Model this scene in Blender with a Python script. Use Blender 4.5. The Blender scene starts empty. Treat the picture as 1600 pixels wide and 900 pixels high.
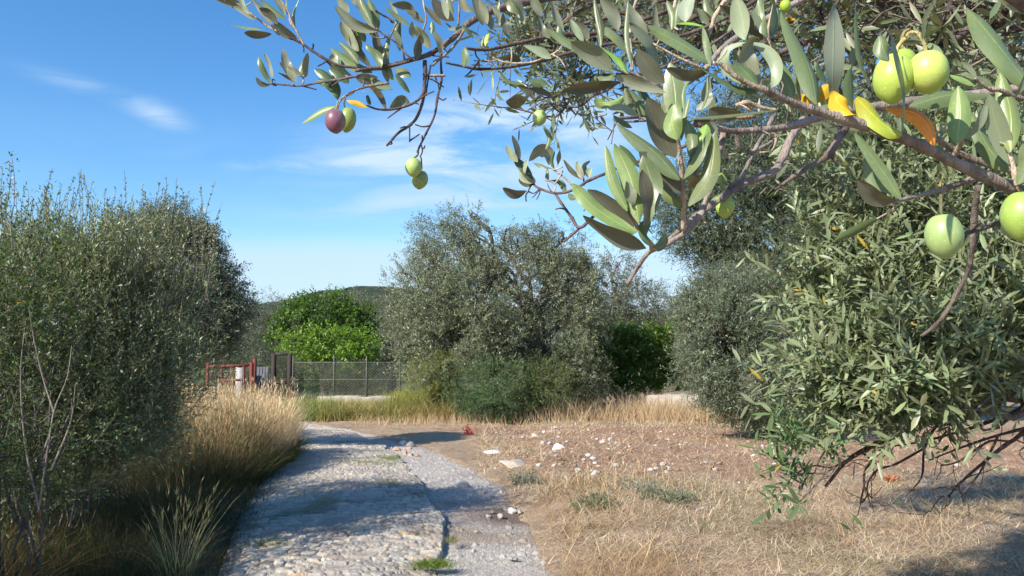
import bpy, math
import numpy as np
from mathutils import Vector

R = np.random.default_rng(7)
SC = bpy.context.scene
COL = SC.collection
rad = math.radians

# ------------------------------------------------------------------ camera, sky, sun, exposure
PITCH = rad(3.79)
FPX = 1209.0
EYE = np.array([0.0, 0.0, 1.6])
cd = bpy.data.cameras.new('camera')
cam = bpy.data.objects.new('camera', cd)
COL.objects.link(cam)
cam.location = EYE
cam.rotation_euler = (rad(90) + PITCH, 0, 0)
cd.sensor_width = 36.0
cd.lens = 36.0 * FPX / 1600.0
cd.clip_start = 0.02
cd.clip_end = 5000
SC.camera = cam

SUN_EL = rad(35)
SUN_AZ = math.atan2(-0.71, -0.70)          # x, y of the direction towards the sun
SUNV = np.array([math.sin(SUN_AZ) * math.cos(SUN_EL), math.cos(SUN_AZ) * math.cos(SUN_EL), math.sin(SUN_EL)])
sl = bpy.data.lights.new('sun', 'SUN')
sl.energy = 4.8
sl.angle = rad(0.53)
sl.color = (1.0, 0.93, 0.82)
so = bpy.data.objects.new('sun', sl)
COL.objects.link(so)
so.rotation_euler = Vector(SUNV).to_track_quat('Z', 'Y').to_euler()

SC.view_settings.view_transform = 'Standard'
SC.view_settings.look = 'None'
SC.view_settings.gamma = 1.0
SC.view_settings.exposure = 0.70
SC.view_settings.use_curve_mapping = False
SC.cycles.max_bounces = 8
SC.cycles.diffuse_bounces = 3
SC.cycles.glossy_bounces = 2
SC.cycles.transmission_bounces = 3
SC.cycles.transparent_max_bounces = 4
SC.cycles.use_adaptive_sampling = True
SC.cycles.adaptive_threshold = 0.02


class NT:
    """tiny node helper"""
    def __init__(self, tree):
        self.t = tree
        tree.nodes.clear()

    def n(self, kind, **kw):
        nd = self.t.nodes.new(kind)
        for k, v in kw.items():
            setattr(nd, k, v)
        return nd

    def put(self, sock, v):
        if isinstance(v, bpy.types.NodeSocket):
            self.t.links.new(v, sock)
        elif isinstance(v, (tuple, list)) and len(v) == 3 and sock.type == 'RGBA':
            sock.default_value = (*v, 1)
        else:
            sock.default_value = v

    def m(self, op, a, b=None, c=None, clamp=False):
        nd = self.n('ShaderNodeMath', operation=op, use_clamp=clamp)
        self.put(nd.inputs[0], a)
        if b is not None: self.put(nd.inputs[1], b)
        if c is not None: self.put(nd.inputs[2], c)
        return nd.outputs[0]

    def mix(self, f, a, b, blend='MIX'):
        nd = self.n('ShaderNodeMix', data_type='RGBA', blend_type=blend)
        self.put(nd.inputs[0], f); self.put(nd.inputs[6], a); self.put(nd.inputs[7], b)
        return nd.outputs[2]

    def noise(self, vec, scale, detail=4, rough=0.55, dist=0.0):
        nd = self.n('ShaderNodeTexNoise')
        if vec is not None: self.put(nd.inputs['Vector'], vec)
        nd.inputs['Scale'].default_value = scale
        nd.inputs['Detail'].default_value = detail
        nd.inputs['Roughness'].default_value = rough
        nd.inputs['Distortion'].default_value = dist
        return nd.outputs['Fac']

    def step(self, v, lo, hi):
        nd = self.n('ShaderNodeMapRange', interpolation_type='SMOOTHSTEP')
        self.put(nd.inputs[0], v)
        nd.inputs[1].default_value = lo; nd.inputs[2].default_value = hi
        return nd.outputs[0]

    def scalev(self, vec, s):
        nd = self.n('ShaderNodeMapping')
        self.put(nd.inputs['Vector'], vec)
        nd.inputs['Scale'].default_value = s
        return nd.outputs[0]


w = bpy.data.worlds.new('World')
SC.world = w
w.use_nodes = True
q = NT(w.node_tree)
sky = q.n('ShaderNodeTexSky', sky_type='NISHITA')
sky.sun_disc = False
sky.sun_elevation = SUN_EL
sky.sun_rotation = SUN_AZ
sky.altitude = 50
sky.air_density = 1.0
sky.dust_density = 0.6
sky.ozone_density = 4.0
tc = q.n('ShaderNodeTexCoord').outputs['Generated']
sp = q.n('ShaderNodeSeparateXYZ'); q.put(sp.inputs[0], tc)
dx, dy, dz = sp.outputs
ady = q.m('MAXIMUM', q.m('ABSOLUTE', dy), 0.05)
u = q.m('DIVIDE', dx, ady)
v = q.m('DIVIDE', dz, ady)
cmb = q.n('ShaderNodeCombineXYZ'); q.put(cmb.inputs[0], u); q.put(cmb.inputs[1], v)
uv = cmb.outputs[0]
fine = q.noise(q.scalev(uv, (5, 22, 1)), 1.0, 8, 0.62, 0.6)
soft = q.noise(q.scalev(uv, (2.2, 9, 1)), 1.0, 6, 0.55, 0.5)
# cirrus wisps: centre (azimuth tangent, elevation tangent), half sizes, slope, strength
WISPS = [(-.575, .335, .06, .012, -.30, .38), (-.465, .295, .036, .014, -.32, .85), (-.335, .227, .045, .006, .0, .40),
         (-.21, .238, .07, .012, .10, .75), (-.02, .280, .17, .040, .10, 1.35), (-.05, .228, .18, .020, .04, 1.2), (-.10, .175, .17, .018, .03, .8),
         (.05, .195, .22, .022, .0, .6), (-.27, .185, .035, .006, -.1, .4), (.12, .27, .1, .05, .0, .35)]
tot = None
for (cu, cv, su, sv, sl_, k) in WISPS:
    a = q.m('SUBTRACT', u, cu)
    b = q.m('SUBTRACT', q.m('SUBTRACT', v, cv), q.m('MULTIPLY', a, sl_))
    a2 = q.m('POWER', q.m('DIVIDE', a, su), 2.0)
    b2 = q.m('POWER', q.m('DIVIDE', b, sv), 2.0)
    g = q.m('MULTIPLY', q.m('EXPONENT', q.m('MULTIPLY', q.m('ADD', a2, b2), -1.0)), k)
    tot = g if tot is None else q.m('ADD', tot, g)
wisp = q.m('MULTIPLY', tot, q.step(fine, .32, .68), clamp=True)
vv = q.m('ADD', v, q.m('MULTIPLY', q.m('SUBTRACT', soft, .5), .05))
bank = q.m('MULTIPLY', q.m('SUBTRACT', 1.0, q.step(vv, .098, .148)), .82)
veil = q.m('MULTIPLY', q.m('MULTIPLY', q.m('SUBTRACT', 1.0, q.step(vv, .14, .36)), q.step(soft, .42, .75)), .28)
cl = q.m('MAXIMUM', q.m('MAXIMUM', wisp, bank), veil)
hs = q.n('ShaderNodeHueSaturation'); q.put(hs.inputs['Color'], sky.outputs[0])
hs.inputs['Saturation'].default_value = 1.24
hs.inputs['Value'].default_value = 1.0
skyc = q.mix(cl, hs.outputs[0], (3.1, 4.05, 5.0))
bg = q.n('ShaderNodeBackground'); q.put(bg.inputs[0], skyc); bg.inputs[1].default_value = 0.13
out = q.n('ShaderNodeOutputWorld'); q.put(out.inputs[0], bg.outputs[0])


# ------------------------------------------------------------------ helpers
def pix(x, y, Y):
    """world point at forward distance Y that the photograph shows at pixel x, y"""
    uu, vv_ = (x - 800) / FPX, (450 - y) / FPX
    d = np.array([uu, math.cos(PITCH) - vv_ * math.sin(PITCH), math.sin(PITCH) + vv_ * math.cos(PITCH)])
    return EYE + d * (Y / d[1])


def norm(a):
    return a / np.maximum(np.linalg.norm(a, axis=-1, keepdims=True), 1e-9)


def hash3(i, j, k, s=0):
    h = (i.astype(np.int64) * 374761393 + j.astype(np.int64) * 668265263 + k.astype(np.int64) * 2147483647 + s * 974634777) & 0xffffffff
    h = ((h ^ (h >> 13)) * 1274126177) & 0xffffffff
    h = ((h ^ (h >> 16)) * 2246822519) & 0xffffffff
    return ((h ^ (h >> 15)) & 0xffffff) / float(0xffffff)


def vnoise(p, s=0):
    """value noise 0..1 of (N,3) or (N,2)"""
    p = np.asarray(p, float)
    if p.shape[1] == 2:
        p = np.c_[p, np.zeros(len(p))]
    i = np.floor(p).astype(np.int64); f = p - i; f = f * f * (3 - 2 * f)
    r = 0
    for a in (0, 1):
        for b in (0, 1):
            for c in (0, 1):
                wgt = (f[:, 0] if a else 1 - f[:, 0]) * (f[:, 1] if b else 1 - f[:, 1]) * (f[:, 2] if c else 1 - f[:, 2])
                r = r + wgt * hash3(i[:, 0] + a, i[:, 1] + b, i[:, 2] + c, s)
    return r


def fbm(p, s=0, o=3):
    r, a, t = 0, 1.0, 0
    p = np.asarray(p, float)
    for k in range(o):
        r = r + a * vnoise(p * 2 ** k, s + k * 17); t += a; a *= .5
    return r / t


class Geo:
    """collects vertices and faces and links them as ONE mesh object"""
    def __init__(self):
        self.v, self.c, self.q, self.t, self.uv, self.n = [], [], [], [], [], 0

    def add(self, v, quads=None, tris=None, col=(1, 1, 1), uv=None):
        v = np.asarray(v, float).reshape(-1, 3)
        c = np.asarray(col, float)
        if c.ndim == 1: c = np.broadcast_to(c, (len(v), 3))
        if quads is not None and len(quads): self.q.append(np.asarray(quads, np.int64) + self.n)
        if tris is not None and len(tris): self.t.append(np.asarray(tris, np.int64) + self.n)
        self.v.append(v); self.c.append(c)
        self.uv.append(np.zeros((len(v), 2)) if uv is None else uv)
        self.n += len(v)

    def build(self, name, mat, parent=None, smooth=False, uvs=False):
        V = np.concatenate(self.v); C = np.concatenate(self.c)
        Q = np.concatenate(self.q) if self.q else np.zeros((0, 4), np.int64)
        T = np.concatenate(self.t) if self.t else np.zeros((0, 3), np.int64)
        off = np.zeros(3)
        if parent is not None:
            off = np.array(parent_world(parent))
        me = bpy.data.meshes.new(name)
        me.vertices.add(len(V)); me.vertices.foreach_set('co', (V - off).astype(np.float32).ravel())
        lv = np.concatenate([Q.ravel(), T.ravel()]).astype(np.int32)
        ls = np.concatenate([np.arange(len(Q)) * 4, len(Q) * 4 + np.arange(len(T)) * 3]).astype(np.int32)
        me.loops.add(len(lv)); me.loops.foreach_set('vertex_index', lv)
        me.polygons.add(len(ls)); me.polygons.foreach_set('loop_start', ls)
        try:
            me.polygons.foreach_set('loop_total', np.concatenate([np.full(len(Q), 4), np.full(len(T), 3)]).astype(np.int32))
        except Exception:
            pass
        me.update(calc_edges=True)
        if smooth:
            me.polygons.foreach_set('use_smooth', np.ones(len(ls), bool))
        at = me.color_attributes.new('tint', 'FLOAT_COLOR', 'POINT')
        at.data.foreach_set('color', np.c_[C, np.ones(len(C))].astype(np.float32).ravel())
        if uvs:
            U = np.concatenate(self.uv)
            ul = me.uv_layers.new(name='UVMap')
            ul.data.foreach_set('uv', U[lv].astype(np.float32).ravel())
        me.validate()
        me.materials.append(mat)
        o = bpy.data.objects.new(name, me)
        COL.objects.link(o)
        if parent is not None: o.parent = parent
        return o


WORLD = {}


def parent_world(o):
    p = np.zeros(3)
    while o is not None:
        p += np.array(o.location); o = o.parent
    return p


def tag(o, label=None, cat=None, group=None, kind=None):
    if label: o['label'] = label
    if cat: o['category'] = cat
    if group: o['group'] = group
    if kind: o['kind'] = kind
    return o


def thing(name, loc, label, cat, group=None):
    o = bpy.data.objects.new(name, None)
    COL.objects.link(o)
    o.location = tuple(float(c) for c in loc)
    o.empty_display_size = .2
    return tag(o, label, cat, group)


def tube(g, pts, r, sides=6, col=(1, 1, 1), cap=True, bump=0.0):
    pts = np.asarray(pts, float); n = len(pts)
    r = np.broadcast_to(np.asarray(r, float), (n,))
    tg = norm(np.gradient(pts, axis=0))
    up = np.array([0, 0, 1.0]) if abs(tg[0][2]) < .9 else np.array([1.0, 0, 0])
    a = norm(np.cross(tg, up)); b = np.cross(tg, a)
    th = np.arange(sides) / sides * 2 * np.pi
    rr = r[:, None] * (1 + bump * (R.random((n, sides)) - .5))
    V = pts[:, None] + rr[..., None] * (np.cos(th)[None, :, None] * a[:, None] + np.sin(th)[None, :, None] * b[:, None])
    i = np.arange(n - 1)[:, None] * sides; j = np.arange(sides)[None]; j2 = (j + 1) % sides
    Q = np.stack([i + j, i + j2, i + sides + j2, i + sides + j], -1).reshape(-1, 4)
    T = None
    V = V.reshape(-1, 3)
    if cap:
        V = np.r_[V, pts[:1], pts[-1:]]
        k = np.arange(sides); k2 = (k + 1) % sides; e = (n - 1) * sides
        T = np.r_[np.stack([k2, k, np.full(sides, n * sides)], 1), np.stack([e + k, e + k2, np.full(sides, n * sides + 1)], 1)]
    g.add(V, Q, T, col)


def spline(pts, n):
    """Catmull-Rom through the points"""
    p = np.asarray(pts, float)
    if len(p) == 2:
        t = np.linspace(0, 1, n)[:, None]
        return p[0] * (1 - t) + p[1] * t
    e = np.r_[[2 * p[0] - p[1]], p, [2 * p[-1] - p[-2]]]
    t = np.linspace(0, len(p) - 1 - 1e-6, n); i = t.astype(int); f = (t - i)[:, None]
    a, b, c, d = e[i], e[i + 1], e[i + 2], e[i + 3]
    return .5 * ((2 * b) + (c - a) * f + (2 * a - 5 * b + 4 * c - d) * f ** 2 + (3 * b - a - 3 * c + d) * f ** 3)


def box(g, lo, hi, col=(1, 1, 1)):
    x0, y0, z0 = lo; x1, y1, z1 = hi
    V = [(x0, y0, z0), (x1, y0, z0), (x1, y1, z0), (x0, y1, z0), (x0, y0, z1), (x1, y0, z1), (x1, y1, z1), (x0, y1, z1)]
    g.add(V, [(3, 2, 1, 0), (4, 5, 6, 7), (0, 1, 5, 4), (1, 2, 6, 5), (2, 3, 7, 6), (3, 0, 4, 7)], None, col)


def bar(g, a, b, w, d=None, col=(1, 1, 1)):
    """square bar between two points"""
    tube(g, [a, b], [w * .707, w * .707], 4, col)


def leaves(g, P, D, N, L, W, col, detail=0, bend=None):
    """leaf blades: base P, direction D, upper-side normal N, length L, full width W; detail 0 rhomb, 1 folded six-gon"""
    n = len(P)
    D = norm(D); S = norm(np.cross(D, N)); N = np.cross(S, D)
    L = np.broadcast_to(np.asarray(L, float), (n,))[:, None]; W = np.broadcast_to(np.asarray(W, float), (n,))[:, None]
    if bend is None: bend = np.zeros((n, 1))
    if detail == 0:
        V = np.stack([P, P + D * L * .5 + S * W * .5 + N * W * .12, P + D * L + N * bend * L, P + D * L * .5 - S * W * .5 + N * W * .12], 1)
        Q = np.arange(n)[:, None] * 4 + np.array([0, 1, 2, 3])
        g.add(V.reshape(-1, 3), Q, None, np.repeat(col, 4, 0))
    else:
        f = .10
        V = np.stack([P,
                      P + D * L * .30 + S * W * .42 + N * (W * f + bend * L * .12), P + D * L * .30 - S * W * .42 + N * (W * f + bend * L * .12),
                      P + D * L * .66 + S * W * .46 + N * (W * f + bend * L * .5), P + D * L * .66 - S * W * .46 + N * (W * f + bend * L * .5),
                      P + D * L * .98 + N * bend * L,
                      P + D * L * .30 + N * bend * L * .12, P + D * L * .66 + N * bend * L * .5], 1)
        i = np.arange(n)[:, None] * 8
        Q = np.concatenate([i + np.array([6, 1, 3, 7]), i + np.array([2, 6, 7, 4])])
        T = np.concatenate([i + np.array([0, 1, 6]), i + np.array([0, 6, 2]), i + np.array([7, 3, 5]), i + np.array([4, 7, 5])])
        g.add(V.reshape(-1, 3), Q, T, np.repeat(col, 8, 0))


def blades(g, P, D, H, W, col, droop=.3, seg=3):
    """grass blades: root P, lean direction D (N,3), height H, width W"""
    n = len(P)
    D = norm(D); H = np.asarray(H, float)[:, None]; W = np.broadcast_to(np.asarray(W, float), (n,))[:, None]
    az = R.random(n) * 2 * np.pi
    S = np.c_[np.cos(az), np.sin(az), np.zeros(n)]
    hd = D * np.array([1, 1, 0]); hd = np.where(np.linalg.norm(hd, axis=1, keepdims=True) < 1e-3, S, hd); hd = norm(hd)
    dr = (R.random((n, 1)) * droop)
    rows = []
    for k in range(seg):
        t = k / seg
        c = P + D * H * t + hd * H * dr * t * t - np.array([0, 0, 1.0]) * H * dr * .6 * t * t * t
        ww = W * (1 - .75 * t)
        rows += [c - S * ww * .5, c + S * ww * .5]
    tip = P + D * H + hd * H * dr - np.array([0, 0, 1.0]) * H * dr * .6
    V = np.stack(rows + [tip], 1); m = 2 * seg + 1
    i = np.arange(n)[:, None] * m
    Q = [i + np.array([2 * k, 2 * k + 1, 2 * k + 3, 2 * k + 2]) for k in range(seg - 1)]
    T = i + np.array([2 * seg - 2, 2 * seg - 1, 2 * seg])
    g.add(V.reshape(-1, 3), np.concatenate(Q) if Q else None, T, np.repeat(col, m, 0))


def randdir(n):
    return norm(R.normal(size=(n, 3)))


def tints(n, base, spread=.25, hue=.08):
    k = 1 + (R.random((n, 1)) - .5) * 2 * spread
    return np.clip(np.asarray(base) * k * (1 + (R.random((n, 3)) - .5) * 2 * hue), .003, 1)


# ------------------------------------------------------------------ terrain
def ss(x, a, b):
    t = np.clip((np.asarray(x, float) - a) / (b - a), 0, 1)
    return t * t * (3 - 2 * t)


def zbase(x, y):
    x = np.asarray(x, float); y = np.asarray(y, float)
    yy = np.clip(y, 0, 400)
    z = -.85 * ss(yy, 2, 30) * 1.0
    z = z - .15 * ss(yy, 25, 40)
    return z


def road_edges(y):
    """left and right edge of the cobbles at distance y, right edge of the gravel shoulder"""
    ys = np.array([0, 3.5, 5.2, 7.5, 9.5, 11.5, 14., 17., 20., 22.5, 25])
    rt = np.array([-.45, -.45, -.45, -.68, -1.1, -1.55, -2.25, -3.4, -5.1, -7.0, -9.5])
    lf = np.array([-2.0, -1.98, -2.0, -2.65, -3.1, -3.6, -4.4, -5.7, -7.6, -10., -13])
    gr = np.array([.55, .42, .30, .20, -.15, -.7, -1.55, -2.9, -4.75, -6.8, -9.4])
    return np.interp(y, ys, lf), np.interp(y, ys, rt), np.interp(y, ys, gr)


def bumps(x, y):
    p = np.c_[np.ravel(x), np.ravel(y)]
    b = (fbm(p * .35, 3, 3) - .5) * .22 + (fbm(p * 1.6, 9, 3) - .5) * .10
    return b.reshape(np.shape(x))


def zground(x, y):
    x = np.asarray(x, float); y = np.asarray(y, float)
    lf, rt, gr = road_edges(y)
    off = np.maximum(np.maximum(lf - x, x - gr), 0)
    k = ss(off, 0, 1.0) * (1 - .8 * ss(y, 40, 80))
    z = zbase(x, y) + bumps(x, y) * k
    # worn hollow right of the cobbles, a low bank beyond it
    z = z - .07 * np.exp(-(((x - .05) / .55) ** 2 + ((y - 7.9) / .8) ** 2))
    z = z + .10 * np.exp(-(((x - .9) / .5) ** 2 + ((y - 7.9) / 1.6) ** 2))
    return z


def noisecol(q, pos, cols, scales):
    c = cols[0]
    for k in range(1, len(cols)):
        f = q.step(q.noise(pos, scales[k - 1], 5, .62), .42, .62)
        c = q.mix(f, c, cols[k])
    return c


MATS = {}


def simple(name, build):
    m = bpy.data.materials.new(name); m.use_nodes = True
    q = NT(m.node_tree)
    o = q.n('ShaderNodeOutputMaterial')
    build(q, o)
    MATS[name] = m
    return m


def attr(q, nm='tint'):
    return q.n('ShaderNodeAttribute', attribute_name=nm).outputs['Color']


def pos(q):
    return q.n('ShaderNodeNewGeometry').outputs['Position']


def bump(q, h, dist, strength=1.0):
    b = q.n('ShaderNodeBump'); q.put(b.inputs['Height'], h)
    b.inputs['Distance'].default_value = dist; b.inputs['Strength'].default_value = strength
    return b.outputs[0]


def princ(q, o, col, rough=.8, spec=.3, nrm=None):
    p = q.n('ShaderNodeBsdfPrincipled')
    q.put(p.inputs['Base Color'], col); q.put(p.inputs['Roughness'], rough)
    p.inputs['Specular IOR Level'].default_value = spec
    if nrm is not None: q.put(p.inputs['Normal'], nrm)
    q.put(o.inputs[0], p.outputs[0])
    return p


def m_ground(q, o):
    P = pos(q)
    a = q.n('ShaderNodeSeparateColor'); q.put(a.inputs[0], attr(q))
    soilm, greenm, darkm = a.outputs
    straw = noisecol(q, P, [(.47, .355, .245), (.39, .275, .185), (.53, .43, .30)], [1.1, 6.])
    straw = q.mix(q.step(q.noise(P, 60, 3, .7), .35, .7), straw, (.20, .13, .075))
    soil = noisecol(q, P, [(.345, .215, .14), (.41, .285, .195), (.27, .165, .105)], [3., 9.])
    n = q.noise(P, 4.0, 5, .65)
    sm = q.step(q.m('ADD', soilm, q.m('MULTIPLY', q.m('SUBTRACT', n, .5), 1.1)), .3, .7)
    c = q.mix(sm, straw, soil)
    gm = q.step(q.m('ADD', greenm, q.m('MULTIPLY', q.m('SUBTRACT', n, .5), 1.0)), .35, .75)
    c = q.mix(gm, c, (.10, .12, .045))
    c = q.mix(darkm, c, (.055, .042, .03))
    sp_ = q.step(q.noise(P, 38, 2, .5), .66, .72)
    c = q.mix(q.m('MULTIPLY', q.m('MULTIPLY', sp_, soilm), .8), c, (.52, .46, .40))
    h = q.m('ADD', q.m('MULTIPLY', q.noise(P, 14, 6, .7), .6), q.m('MULTIPLY', q.noise(P, 70, 4, .7), .25))
    princ(q, o, c, .95, .1, bump(q, h, .06, .9))


def m_cobble(q, o):
    P = pos(q)
    a = attr(q)
    n = q.noise(P, 55, 5, .7)
    c = q.mix(q.m('MULTIPLY', q.step(n, .4, .75), .55), a, q.mix(.5, a, (.12, .10, .09)))
    c = q.mix(q.m('MULTIPLY', q.step(q.noise(P, 150, 3, .6), .55, .7), .35), c, (.5, .47, .44))
    princ(q, o, c, .85, .2, bump(q, q.noise(P, 90, 5, .7), .012, .7))


def m_stone(q, o):
    P = pos(q)
    a = attr(q)
    n = q.noise(P, 30, 6, .7)
    c = q.mix(q.m('MULTIPLY', q.step(n, .45, .7), .5), a, q.mix(.6, a, (.2, .16, .12)))
    princ(q, o, c, .85, .2, bump(q, q.noise(P, 40, 6, .7), .02, .8))


def m_bark(q, o, c0=(.205, .182, .165), c1=(.098, .083, .074)):
    P = pos(q)
    n = q.noise(q.scalev(P, (1, 1, .35)), 60, 5, .7)
    c = q.mix(q.step(n, .35, .65), c1, c0)
    c = q.mix(1.0, c, attr(q), 'MULTIPLY')
    princ(q, o, c, .85, .2, bump(q, n, .01, .8))


def leafmat(name, top, under, trans=.22, rough=.45, spec=.4, fancy=False):
    def b(q, o):
        ge = q.n('ShaderNodeNewGeometry')
        t = attr(q)
        tp = q.mix(1.0, t, top, 'MULTIPLY'); un = q.mix(1.0, t, under, 'MULTIPLY')
        if fancy:
            uvn = q.n('ShaderNodeUVMap'); uvn.uv_map = 'UVMap'
            s = q.n('ShaderNodeSeparateXYZ'); q.put(s.inputs[0], uvn.outputs[0])
            rib = q.m('SUBTRACT', 1.0, q.step(q.m('ABSOLUTE', s.outputs[0]), .02, .10))
            n = q.noise(ge.outputs['Position'], 420, 4, .6)
            n2 = q.noise(ge.outputs['Position'], 90, 3, .6)
            tp = q.mix(q.m('MULTIPLY', q.step(n2, .4, .7), .35), tp, q.mix(1.0, tp, (1.5, 1.4, .9), 'MULTIPLY'))
            tp = q.mix(q.m('MULTIPLY', q.step(n, .58, .72), .4), tp, q.mix(1.0, tp, (1.9, 1.8, 1.6), 'MULTIPLY'))
            tp = q.mix(q.m('MULTIPLY', rib, .55), tp, q.mix(1.0, tp, (1.9, 1.75, 1.5), 'MULTIPLY'))
            un = q.mix(q.m('MULTIPLY', rib, .5), un, q.mix(1.0, un, (1.35, 1.35, 1.2), 'MULTIPLY'))
            un = q.mix(q.m('MULTIPLY', q.step(n, .5, .75), .3), un, q.mix(1.0, un, (.7, .62, .5), 'MULTIPLY'))
        c = q.mix(ge.outputs['Backfacing'], tp, un)
        p = q.n('ShaderNodeBsdfPrincipled')
        q.put(p.inputs['Base Color'], c); p.inputs['Roughness'].default_value = rough
        p.inputs['Specular IOR Level'].default_value = spec
        if fancy:
            q.put(p.inputs['Normal'], bump(q, q.m('ADD', q.m('MULTIPLY', rib, -.6), q.m('MULTIPLY', q.noise(ge.outputs['Position'], 260, 3, .6), .5)), .0005, .5))
        tr = q.n('ShaderNodeBsdfTranslucent'); q.put(tr.inputs[0], q.mix(1.0, tp, (1.5, 1.35, .55), 'MULTIPLY'))
        mx = q.n('ShaderNodeMixShader'); mx.inputs[0].default_value = trans
        q.put(mx.inputs[1], p.outputs[0]); q.put(mx.inputs[2], tr.outputs[0])
        q.put(o.inputs[0], mx.outputs[0])
    return simple(name, b)


def m_grass(q, o):
    a = attr(q)
    d = q.n('ShaderNodeBsdfDiffuse'); q.put(d.inputs[0], a)
    t = q.n('ShaderNodeBsdfTranslucent'); q.put(t.inputs[0], a)
    mx = q.n('ShaderNodeMixShader'); mx.inputs[0].default_value = .3
    q.put(mx.inputs[1], d.outputs[0]); q.put(mx.inputs[2], t.outputs[0])
    q.put(o.inputs[0], mx.outputs[0])


def m_olive(q, o):
    P = pos(q); a = attr(q)
    n = q.noise(P, 160, 4, .6)
    c = q.mix(q.m('MULTIPLY', q.step(n, .4, .7), .35), a, q.mix(1.0, a, (1.3, 1.2, 1.2), 'MULTIPLY'))
    c = q.mix(q.m('MULTIPLY', q.step(q.noise(P, 900, 2, .5), .64, .70), .8), c, q.mix(1.0, a, (1.7, 1.6, 1.5), 'MULTIPLY'))
    p = princ(q, o, c, .38, .45)
    p.inputs['Subsurface Weight'].default_value = .15
    p.inputs['Subsurface Radius'].default_value = (.004, .006, .002)
    p.inputs['Subsurface Scale'].default_value = 1.0


def m_plain(q, o):
    P = pos(q); a = attr(q)
    n = q.noise(P, 18, 6, .7)
    c = q.mix(q.m('MULTIPLY', q.step(n, .45, .7), .5), a, q.mix(.55, a, (.12, .07, .045)))
    princ(q, o, c, .75, .3, bump(q, n, .01, .4))


M_GROUND = simple('dry_ground', m_ground)
M_COBBLE = simple('cobblestone', m_cobble)
M_STONE = simple('limestone', m_stone)
M_BARK = simple('olive_bark', m_bark)
M_GRASS = simple('grass_blade', m_grass)
M_OLIVE = simple('olive_skin', m_olive)
M_PLAIN = simple('weathered_surface', m_plain)
M_LEAF = leafmat('olive_leaf', (1, 1, 1), (2.0, 1.9, 2.0), .18, .42, .45)
M_LEAFG = leafmat('green_leaf', (1, 1, 1), (1.1, 1.05, 1.0), .32, .45, .4)
M_LEAFN = leafmat('near_olive_leaf', (1, 1, 1), (1.70, 1.72, 1.85), .18, .38, .5, True)

# ------------------------------------------------------------------ ground sheet
def axis(lo, flo, fhi, hi, step, grow=1.18):
    a = list(np.arange(flo, fhi, step))
    s, x = step, a[-1]
    b = []
    while x < hi:
        s *= grow; x += s; b.append(x)
    s, x = step, a[0]
    c = []
    while x > lo:
        s *= grow; x -= s; c.append(x)
    return np.array(c[::-1] + a + b)


def grid(g, X, Y, Z, col):
    ny, nx = X.shape
    i = np.arange(ny - 1)[:, None] * nx + np.arange(nx - 1)[None]
    Q = np.stack([i, i + 1, i + nx + 1, i + nx], -1).reshape(-1, 4)
    g.add(np.stack([X, Y, Z], -1).reshape(-1, 3), Q, None, col)


def ground_masks(X, Y):
    P = np.c_[X.ravel(), Y.ravel()]
    n = fbm(P * .8, 31, 3).reshape(X.shape)
    lf, rt, gr = road_edges(Y)
    # bare stony field beyond the straw
    soil = ss(Y, 9.0, 10.8) * (1 - ss(Y, 18.5, 21)) * ss(X, gr + .1 + 1.2 * ss(Y, 12, 14), gr + 1.0 + 1.6 * ss(Y, 12, 14))
    soil = soil * .72 + .45 * np.exp(-(((X - .35) / .6) ** 2 + ((Y - 7.9) / .8) ** 2)) + .35 * (n - .5)
    soil = np.maximum(soil, .8 * ss(gr + .3 - X, 0, .3) * ss(Y, 14, 17))
    green = ss(Y, 21.5, 24) * .55 * (X < 4) + .25 * np.exp(-((Y - 5.0) / 1.2) ** 2) * (X > 1) + .3 * (n - .5)
    green = green + ss(Y, 30, 40) * .6
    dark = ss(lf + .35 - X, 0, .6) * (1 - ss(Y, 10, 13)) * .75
    return np.stack([np.clip(soil, 0, 1), np.clip(green, 0, 1), np.clip(dark, 0, 1)], -1)


gx = axis(-900, -9, 10, 900, .09)
gy = axis(-60, 2.2, 27, 1600, .09, 1.16)
X, Y = np.meshgrid(gx, gy)
Z = zground(X, Y)
lf, rt, gr = road_edges(Y)
under = ss(X, lf - .05, lf + .25) * ss(gr - X, 0, .25) * (Y < 23.5) * (Y > 3)
Z = Z - .12 * under
pr = np.c_[X.ravel(), Y.ravel()]
Z = Z + ((fbm(pr * 6, 77, 2).reshape(X.shape) - .5) * .05) * (Y < 30) * (1 - under)
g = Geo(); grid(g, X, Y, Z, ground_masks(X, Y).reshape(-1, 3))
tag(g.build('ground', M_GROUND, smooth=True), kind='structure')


# ------------------------------------------------------------------ cobbled road and its gravel shoulder
def voronoi(P, cell, jit=.85, seed=5):
    """P (N,2) -> distance to nearest, second nearest seed, id of nearest"""
    q_ = P / cell
    i = np.floor(q_).astype(np.int64)
    d1 = np.full(len(P), 9.); d2 = np.full(len(P), 9.); idd = np.zeros(len(P))
    for a in (-1, 0, 1):
        for b in (-1, 0, 1):
            ci = i + np.array([a, b]); zz = np.zeros(len(P), np.int64)
            h1 = hash3(ci[:, 0], ci[:, 1], zz, seed); h2 = hash3(ci[:, 0], ci[:, 1], zz + 7, seed)
            c = ci + .5 + (np.c_[h1, h2] - .5) * jit
            d = np.linalg.norm(q_ - c, axis=1)
            hid = hash3(ci[:, 0], ci[:, 1], zz + 3, seed)
            nr = d < d1
            d2 = np.where(nr, d1, np.minimum(d2, d)); idd = np.where(nr, hid, idd); d1 = np.where(nr, d, d1)
    return d1, d2, idd


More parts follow.
